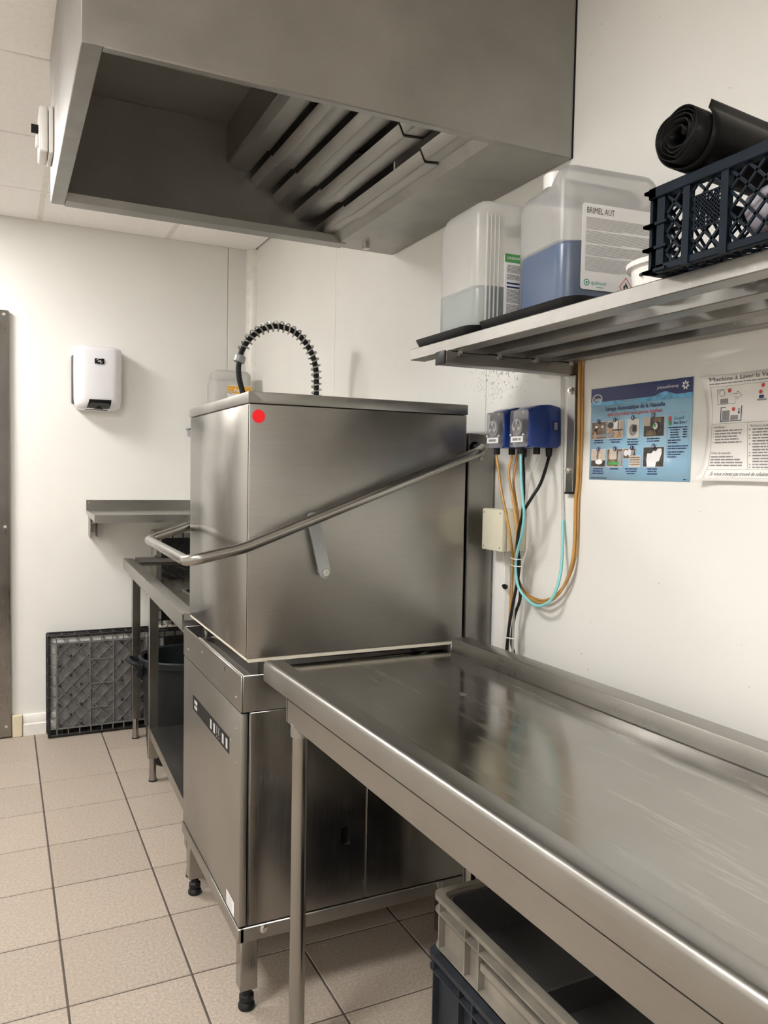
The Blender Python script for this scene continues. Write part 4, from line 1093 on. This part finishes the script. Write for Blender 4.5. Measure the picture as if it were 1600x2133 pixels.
hose('hose', 'amber hose looping up past the shelf upright', 'hose', [(-.054,1.689,1.380),(-.054,1.689,1.366)], [(1060,985,-.060),(1067,1030,-.064),(1074,1080,-.064),(1078,1110,-.062),(1075,1140,-.050),(1072,1165,-.042),(1074,1200,-.036),(1087,1232,-.034),(1110,1250,-.032),(1135,1256,-.030),(1160,1241,-.026),(1180,1210,-.022),(1192,1170,-.017),(1197,1120,-.012),(1199,1040,-.0075),(1203,1000,-.0072),(1206,900,-.0072),(1207,800,-.0072),(1208,752,-.0072),(1209,700,-.0072)], .0036, 'amber_tube')
hose('hose', 'second amber hose climbing beside the shelf upright', 'hose', [(-.034,1.690,1.3935),(-.034,1.690,1.380)], [(1070,1000,-.044),(1076,1050,-.050),(1081,1095,-.048),(1079,1135,-.038),(1076,1165,-.030),(1078,1198,-.026),(1090,1228,-.024),(1112,1246,-.022),(1138,1250,-.019),(1164,1234,-.016),(1184,1204,-.014),(1197,1166,-.011),(1202,1120,-.0085),(1205,1040,-.0066),(1208,1000,-.0062),(1212,900,-.0062),(1213,800,-.0062),(1214,752,-.0062),(1215,700,-.0062)], .0034, 'amber_tube')
hose('hose', 'clear hose rising from the turquoise loop to the shelf', 'hose', [], [(1173,1084,-.0062),(1171.8,1000,-.0048),(1171.4,900,-.0048),(1171.2,800,-.0048),(1171.4,750,-.0048),(1171.8,690,-.0048)], .0036, 'clear_tube')
camv = np.array(tuple(CAM)); T = []; D_ = []
for h in HOSES:
    v = h['P']-camv; t_ = np.linalg.norm(v, axis=1); D_.append(v/t_[:, None]); T.append(t_)
T0_ = [t.copy() for t in T]
for it in range(240):
    Ps = [camv+d*t[:, None] for d, t in zip(D_, T)]
    push = [np.zeros(len(t)) for t in T]
    for i in range(len(HOSES)-1):
        for j in range(i+1, len(HOSES)-1):
            rs = HOSES[i]['r']+HOSES[j]['r']+.0004
            dd = np.linalg.norm(Ps[i][:, None]-Ps[j][None], axis=2)
            need = np.clip(rs-dd, 0, None)
            push[i] = np.minimum(push[i], -need.max(1)*.5); push[j] = np.maximum(push[j], need.max(0)*.5)
    for k, h in enumerate(HOSES):
        off = T[k]-T0_[k]+push[k]
        if it < 200: off[1:-1] = .5*off[1:-1]+.25*(off[:-2]+off[2:])
        off[:h['nfix']] = 0
        if h['name'] == 'hose' and k in (5, 6): off[h['P'][:, 2] > 1.40] *= 1.0
        t_ = T0_[k]+off
        x_ = camv[0]+D_[k][:, 0]*t_; lim = -(h['r']+.0008)
        t_ = np.where(x_ > lim, (lim-camv[0])/D_[k][:, 0], t_)
        if k == 7: t_ = T0_[k]
        T[k] = t_
for k, h in enumerate(HOSES):
    h['P'] = camv+D_[k]*T[k][:, None]
T7 = HOSES[7]['P'][0]-HOSES[0]['P'][-1]      # the liquid level: both lengths are one hose
for h in HOSES:
    bm = nb(); tube(bm, [Vector(p) for p in h['P']], h['r'], 10)
    tag(obj(h['name'], bm, h['mat']), h['label'], h['cat'], 'hoses and cables of the dosing pumps')
def hull(pts):
    pts = sorted(set(pts)); lo = []; up_ = []
    def cr(o, a, b): return (a[0]-o[0])*(b[1]-o[1])-(a[1]-o[1])*(b[0]-o[0])
    for p in pts:
        while len(lo) > 1 and cr(lo[-2], lo[-1], p) <= 0: lo.pop()
        lo.append(p)
    for p in reversed(pts):
        while len(up_) > 1 and cr(up_[-2], up_[-1], p) <= 0: up_.pop()
        up_.append(p)
    return lo[:-1]+up_[:-1]
def ziptie(label, z, ks):
    """strap drawn tight round the hoses ks at height z"""
    pts = []
    for k in ks:
        P_ = HOSES[k]['P']; r = HOSES[k]['r']+.0013
        seg = P_[P_[:, 0] < -.02]; q = seg[np.argmin(abs(seg[:, 2]-z)+10*(seg[:, 1] < 1.60))]
        for a in range(16): pts.append((round(q[0]+r*math.cos(a*math.pi/8), 5), round(q[1]+r*math.sin(a*math.pi/8), 5)))
    H_ = hull(pts); H_.append(H_[0])
    bm = nb(); tube(bm, [(x, y, z) for x, y in H_], .0015, 6)
    tag(obj('zip_tie', bm, 'white_plastic'), label, 'cable tie', 'white cable ties on the hoses')
ziptie('upper white cable tie round the pump hoses', at(1071, 1162, x=-.05).z, (0, 1, 2, 3, 4, 5, 6))
ziptie('white cable tie just below the uppermost tie', at(1071, 1177, x=-.05).z, (0, 1, 2, 3, 4, 5, 6))
ziptie('white cable tie low on the trunking by the table', at(1060, 1327, x=-.045).z, (1, 2, 3, 4))

# ================================================================== POSTERS
def poster_base(name, label, mat, fn, W, H, nx=2, ny=2):
    t = thing(name, label, 'poster', fn(W/2, 0))
    bm = nb(); rect(bm, fn, 0, W, 0, H, nx, ny)
    o = obj('sheet', bm, mat, t, world=True)
    so = o.modifiers.new('thick', 'SOLIDIFY'); so.thickness = .0004
    return t, o
PW, PH = .300, .209
def P1(a, b, e=.0): return Vector((-.0016-e, 1.4505-a-.002*b/PH*0, 1.3150+b))
t1, s1 = poster_base('instruction_poster', 'pale blue dishwashing instruction poster with photos on the wall', 'poster_blue', P1, PW, PH)
def pp(par, name, mat, e, draw):
    bm = nb(); draw(bm, lambda a, b: P1(a, b, e)); return obj(name, bm, mat, par, world=True, smooth=False)
hd = pp(t1, 'header_band', 'ink_navy', .0008, lambda bm, f: rect(bm, f, 0, PW, .178, PH))
def wave(bm, f):
    N = 30; top = [f(PW*k/N, .1745+.0045*math.sin(k*.33+.5)+.003*math.sin(k*.9)+.005*k/N) for k in range(N+1)]; bot = [f(PW*k/N, .169) for k in range(N+1)]
    for k in range(N): quad(bm, [bot[k], bot[k+1], top[k+1], top[k]])
pp(t1, 'wave_band', 'poster_wave', .0011, wave)
def oval(bm, f, cx, cy, rx, ry, n=28, hole=None):
    for k in range(n):
        a0, a1 = 2*math.pi*k/n, 2*math.pi*(k+1)/n
        if hole: quad(bm, [f(cx+rx*q*math.cos(a), cy+ry*q*math.sin(a)) for q, a in ((hole, a0), (1, a0), (1, a1), (hole, a1))])
        else: bm.faces.new([bm.verts.new(f(cx, cy)), bm.verts.new(f(cx+rx*math.cos(a0), cy+ry*math.sin(a0))), bm.verts.new(f(cx+rx*math.cos(a1), cy+ry*math.sin(a1)))])
def logos(bm, f):
    oval(bm, f, .022, .184, .017, .0115, hole=.86); put_text(bm, 'Suma', .0115, f, .022, .1805, 'C', bold=.012, shear=.15)
    put_text(bm, 'JohnsonDiversey', .0085, f, .264, .192, 'R', shear=.1)
    for k in range(7):
        a = math.radians(90+k*51.4); u = Vector((math.cos(a), math.sin(a))); v = Vector((-u.y, u.x)); c = Vector((.282, .194))
        bm.faces.new([bm.verts.new(f(*(c+u*r+v*s))) for r, s in ((.002,0),(.006,.0024),(.0105,0),(.006,-.0024))])
pp(t1, 'header_logos', 'ink_white', .0016, logos)
pp(t1, 'title', 'ink_navy', .0016, lambda bm, f: put_text(bm, 'Lavage Automatique de la Vaisselle', .0125, f, .140, .156, 'C', bold=.022, width=.178))
pp(t1, 'subtitle', 'ink_red', .0016, lambda bm, f: put_text(bm, 'avec les produits de la gamme SafePack', .0105, f, .140, .144, 'C', bold=.012, width=.165))
# photo column/row positions (a0, a1, b0, b1)
R1 = [(.006,.054,.094,.132), (.060,.109,.094,.132), (.122,.156,.094,.132), (.171,.228,.094,.134)]
R2 = [(.008,.054,.030,.069), (.060,.109,.030,.069), (.112,.164,.030,.069), (.172,.230,.030,.071)]
frames = R1+[R2[0], R2[1], R2[3]]
def piece(par, name, mat, e, shape):
    """one flat printed piece: ('r', a0, a1, b0, b1), ('o', cx, cy, rx, ry) or a list of points"""
    def dr(bm, f):
        if isinstance(shape, list): bm.faces.new([bm.verts.new(f(*p)) for p in shape])
        elif shape[0] == 'r': rect(bm, f, *shape[1:])
        else: bm.faces.new([bm.verts.new(f(shape[1]+shape[3]*math.cos(2*math.pi*k/18), shape[2]+shape[4]*math.sin(2*math.pi*k/18))) for k in range(18)])
    return pp(par, name, mat, e, dr)
photos = [
 (R1[0], 'photo_brown', [('photo_grey', ('r',.006,.054,.098,.103)), ('photo_skin', [(.010,.094),(.024,.094),(.022,.106),(.018,.114),(.015,.106)]), ('ink_white', ('o',.023,.121,.005,.0026)), ('ink_white', ('o',.043,.121,.005,.0026)), ('photo_dark', ('o',.020,.1135,.005,.003))]),
 (R1[1], 'photo_beige', [('photo_grey', ('r',.060,.080,.094,.106)), ('photo_skin', [(.062,.106),(.074,.106),(.074,.118),(.064,.120)]), ('photo_skin', [(.080,.094),(.102,.097),(.096,.108),(.085,.104)]), ('photo_dark', ('o',.069,.123,.009,.007)), ('photo_dark', ('r',.076,.109,.110,.113)), ('ink_white', ('r',.080,.093,.114,.131))]),
 (R1[2], 'paper_white', [('photo_grey', ('o',.139,.110,.011,.013)), ('photo_dark', ('r',.138,.150,.106,.120))]),
 (R1[3], 'photo_dark', [('photo_beige', ('r',.171,.190,.116,.134)), ('photo_brown', ('r',.202,.220,.123,.132)), ('photo_brown', [(.176,.096),(.210,.096),(.205,.106),(.182,.108)]), ('ink_white', ('o',.205,.115,.007,.007)), ('ink_green', ('o',.203,.117,.0035,.004))]),
 (R2[0], 'photo_beige', [('photo_dark', ('r',.008,.054,.030,.044)), ('ink_white', ('o',.034,.041,.012,.006)), ('photo_brown', ('r',.027,.031,.046,.066))]),
 (R2[1], 'photo_brown', [('photo_grey', ('r',.095,.109,.032,.064)), ('photo_beige', ('r',.068,.092,.046,.069)), ('ink_green', ('r',.066,.100,.034,.041))]),
 ((.112,.148,.048,.069), 'photo_brown', [('ink_white', ('o',.120,.060,.006,.007)), ('ink_white', ('o',.131,.061,.007,.007)), ('photo_grey', ('o',.141,.060,.005,.006))]),
 ((.131,.164,.030,.053), 'photo_beige', [('photo_brown', ('r',.132,.163,.034+k*.005,.0358+k*.005)) for k in range(4)]),
 (R2[3], 'photo_dark', [('ink_white', [(.184,.030),(.208,.030),(.210,.040),(.218,.042),(.225,.058),(.224,.068),(.214,.068),(.208,.062),(.202,.064),(.196,.058),(.184,.058),(.182,.044)])]),
]
for i, (q, m_, det) in enumerate(photos):
    up = .0004*(i == 7)
    piece(t1, 'photo_border', 'ink_white', .0008+up, ('r', q[0]-.001, q[1]+.001, q[2]-.001, q[3]+.001))
    ph = piece(t1, 'photo', m_, .0011+up*1.5, ('r', *q))
    for j, (dm, shp) in enumerate(det): piece(ph, 'photo_detail', dm, .0018+.00025*j, shp)
nums = [(.029,.133),(.083,.134),(.139,.136),(.199,.138),(.031,.070),(.086,.070),(.139,.071),(.202,.073)]
for k, (a, b) in enumerate(nums):
    dsc = piece(t1, 'number_disc', 'ink_navy', .0036, ('o', a, b, .0046, .0052))
    pp(dsc, 'number', 'ink_white', .0042, lambda bm, f: put_text(bm, str(k+1), .0080, f, a, b-.0028, 'C', bold=.015))
def small1(bm, f):
    rn = random.Random(3)
    for a, b, n_ in ((.030,.089,2),(.085,.089,2),(.139,.088,3),(.199,.088,2),(.030,.024,3),(.084,.024,1),(.137,.024,3),(.199,.024,3)):
        for k in range(n_):
            w2 = rn.uniform(.012, .019); fine_print(bm, f, a-w2, a+w2, b-.0052*k, .0022, rn)
    for b, w2 in ((.109,.05),(.104,.03),(.099,.028),(.094,.028),(.089,.032),(.083,.034),(.078,.026),(.071,.054),(.066,.050),(.059,.044),(.054,.036),(.049,.024)): fine_print(bm, f, .240+(.006 if .088 < b < .106 else 0), .240+w2, b, .0022, rn)
    for b in (.104,.099,.094,.089): fine_print(bm, f, .279, .290, b, .0024, rn)
    fine_print(bm, f, .008, .060, .003, .0016, rn); fine_print(bm, f, .284, .293, .003, .0020, rn)
pp(t1, 'small_print', 'ink_navy', .0012, small1)['kind'] = 'stuff'
def frame1(bm, f):
    for a0, a1, b0, b1 in ((.236,.2366,.012,.140),(.2934,.294,.012,.140),(.236,.294,.012,.0126),(.236,.294,.1394,.140)): rect(bm, f, a0, a1, b0, b1)
pp(t1, 'side_frame', 'ink_lightgrey', .0011, frame1)
pp(t1, 'side_heading', 'ink_navy', .0016, lambda bm, f: (put_text(bm, "Ce qu'il", .0085, f, .254, .126, bold=.01, shear=.2), put_text(bm, 'faut faire !', .0085, f, .254, .117, bold=.01, shear=.2)))
pp(t1, 'traffic_light_red', 'ink_red', .0018, lambda bm, f: oval(bm, f, .2445, .129, .0042, .005, 14))
pp(t1, 'traffic_light_green', 'ink_green', .0016, lambda bm, f: oval(bm, f, .2445, .120, .0042, .006, 14))

QW, QH = .297, .205
def P2(a, b, e=.0):
    u, v = a/QW, b/QH
    curl = .013*max(0, 1-u/.16)**2*(abs(2*v-1)**2.2)+.006*math.sin(math.pi*min(1, u*1.4))*(1-abs(2*v-1))
    rip = .010*max(0, 1-v/.16)**2
    return Vector((-.0022-e-curl-rip, 1.112-a+.010*(abs(2*v-1)**3)*max(0, 1-u/.25), 1.318+b*.985))
t2, s2 = poster_base('instruction_sheet', 'white dishwashing fault-finding sheet with curling corners on the wall', 'paper_white', P2, QW, QH, 24, 16)
def qq(name, mat, e, draw):
    bm = nb(); draw(bm, lambda a, b: P2(a, b, e)); return obj(name, bm, mat, t2, world=True, smooth=False)
def frame2(bm, f):
    for a0, a1, b0, b1 in ((.013,.0136,.006,.183),(.013,.284,.182,.1826),(.013,.284,.006,.0064),(.013,.284,.022,.0226),(.013,.284,.110,.1106)):
        rect(bm, f, a0, a1, b0, b1, 24, 8)
    rect(bm, f, .098, .0986, .0226, .110, 1, 8)
    for a0, a1, b0, b1 in ((.026,.0268,.147,.177),(.026,.060,.176,.1767),(.026,.066,.147,.1477),(.066,.0666,.147,.158)): rect(bm, f, a0, a1, b0, b1, 4, 4)
    oval(bm, f, .036, .169, .006, .0068, 18, hole=.85)
    arrow = [(.060,.166),(.070,.166),(.070,.171),(.080,.163),(.070,.155),(.070,.160),(.064,.160)]
    for p, q in zip(arrow, arrow[1:]):
        d = Vector((q[0]-p[0], q[1]-p[1])).normalized()*.00045; quad(bm, [f(p[0]-d.y, p[1]+d.x), f(p[0]+d.y, p[1]-d.x), f(q[0]+d.y, q[1]-d.x), f(q[0]-d.y, q[1]+d.x)])
    rn = random.Random(11)
    fine_print(bm, f, .012, .150, .1870, .0022, rn)
qq('line_art', 'ink_grey', .0009, frame2)
qq('headline', 'ink_black', .0024, lambda bm, f: put_text(bm, 'Machine à Laver la Vaisselle & Lave-verres', .0115, f, .014, .1930, bold=0.0, width=.235))
qq('footer_line', 'ink_black', .0009, lambda bm, f: put_text(bm, "Si vous n'avez pas trouvé de solution,", .0105, f, .022, .0105, bold=.006, shear=.25, width=.125))
qq('bath_drawing', 'ink_navy', .0012, lambda bm, f: (rect(bm, f, .034, .0355, .114, .142), rect(bm, f, .034, .083, .114, .1155), rect(bm, f, .0815, .083, .114, .143), rect(bm, f, .034, .046, .1405, .142), rect(bm, f, .076, .0775, .130, .138), oval(bm, f, .0768, .1295, .002, .0024, 10), rect(bm, f, .118, .128, .153, .159)))
for q in ((.032,.050,.1485,.158), (.038,.055,.1165,.135), (.058,.0755,.1165,.1255), (.114,.134,.149,.152)): qq('grey_block', 'ink_grey', .0010, lambda bm, f: rect(bm, f, *q))
for a, b in ((.053,.173), (.064,.137), (.121,.165), (.125,.177)): qq('red_dot', 'ink_red', .0014, lambda bm, f: oval(bm, f, a, b, .0036, .0038, 14))
def small2(bm, f):
    rn = random.Random(6)
    put_text(bm, 'Conditions :', .0062, f, .018, .1020, bold=.012); put_text(bm, 'Note de sécurité', .0064, f, .016, .0520, bold=.012); put_text(bm, 'Machine à Laver', .0062, f, .103, .1015, bold=0.0)
    for k, w2 in enumerate((.064, .062, .052, .056, .063)):
        b = .0955-.0056*k
        if k != 3: put_text(bm, '%d.' % (k+1 if k < 3 else 4), .0050, f, .017, b)
        fine_print(bm, f, .0225, .0225+w2, b, .0026, rn)
    for k, w2 in enumerate((.050, .066, .071, .070)): fine_print(bm, f, .016, .016+w2, .0455-.0056*k, .0027, rn)
    for k in range(14):
        b = .0955-.0054*k; fine_print(bm, f, .109, .170+rn.uniform(-.01, .02), b, .0026, rn)
        if k not in (1, 4, 6, 7, 10, 11): fine_print(bm, f, .102, .1045, b, .0024, rn)
qq('small_print', 'ink_grey', .0009, small2)['kind'] = 'stuff'

# ================================================================== STORAGE CRATES under the table
def euro_crate(label, loc, rz, W, L, H, mat, group):
    """walls with flanges, ribs and a hand grip; x = width, y = length"""
    t = thing('storage_crate', label, 'crate', loc, (0, 0, rz), group)
    bm = nb()
    iw, il = W/2-.016, L/2-.016
    outer = rrect(2*iw, 2*il, .018, 3); inner = rrect(2*iw-.005, 2*il-.005, .016, 3)
    loft(bm, [[(*p, .001) for p in outer], [(*p, H-.001) for p in outer], [(*p, H-.001) for p in inner], [(*p, .006) for p in inner]])
    obj('tub', bm, mat, t)
    bm = nb()
    def flange(z0, z1, o):
        A_, B_ = rrect(W+2*o, L+2*o, .022, 4), rrect(2*iw-.004, 2*il-.004, .016, 4)
        loft(bm, [[(*p, z0) for p in B_], [(*p, z0) for p in A_], [(*p, z1) for p in A_], [(*p, z1) for p in B_]], False, False)
    flange(H-.010, H, 0); flange(H-.036, H-.032, -.001); flange(.010, .014, -.003)
    obj('flanges', bm, mat, t)
    ribs_y = [-L/2+.030, -L/2+.13, -L/2+.18, L/2-.18, L/2-.13, L/2-.030]
    for s in (-1, 1):
        for y in ribs_y:
            bm = nb(); box(bm, (s*(iw-.001), y-.0018, .012), (s*(W/2-.002), y+.0018, H-.009)); obj('rib', bm, mat, t)
        for x in (-W/2+.03, -W/2+.12, W/2-.12, W/2-.03):
            bm = nb(); box(bm, (x-.0018, s*(il-.001), .012), (x+.0018, s*(L/2-.002), H-.009)); obj('rib', bm, mat, t)
        bm = nb(); prism(bm, thick([(s*(iw-.001), H-.068), (s*(W/2-.004), H-.066), (s*(W/2-.004), H-.052)], .003*s), 'y', -.115, .115); obj('hand_grip', bm, mat, t)
    return t
euro_crate('deep blue-grey storage crate on the floor under the landing table', (-.236, 1.110, 0), 0, .40, .60, .322, 'crate_bluegrey', 'storage crates stacked under the landing table')
euro_crate('shallow grimy beige storage crate stacked on the blue-grey crate', (-.228, 1.105, .3235), .0, .40, .60, .122, 'crate_beige', 'storage crates stacked under the landing table')

it = thing('insert_tub', 'dark grey open tub nested inside the grimy beige crate', 'tub', (-.228, 1.105, .3310))
bm = nb(); A_, B_ = rrect(.352, .552, .02, 4), rrect(.345, .545, .018, 4)
loft(bm, [[(*p, 0) for p in A_], [(*p, .106) for p in A_], [(*p, .106) for p in B_], [(*p, .004) for p in B_]]); obj('shell', bm, 'grey_rubber', it)
bm = nb(); box(bm, (-.17, -.002, .004), (.17, .002, .06)); obj('divider', bm, 'grey_rubber', it)
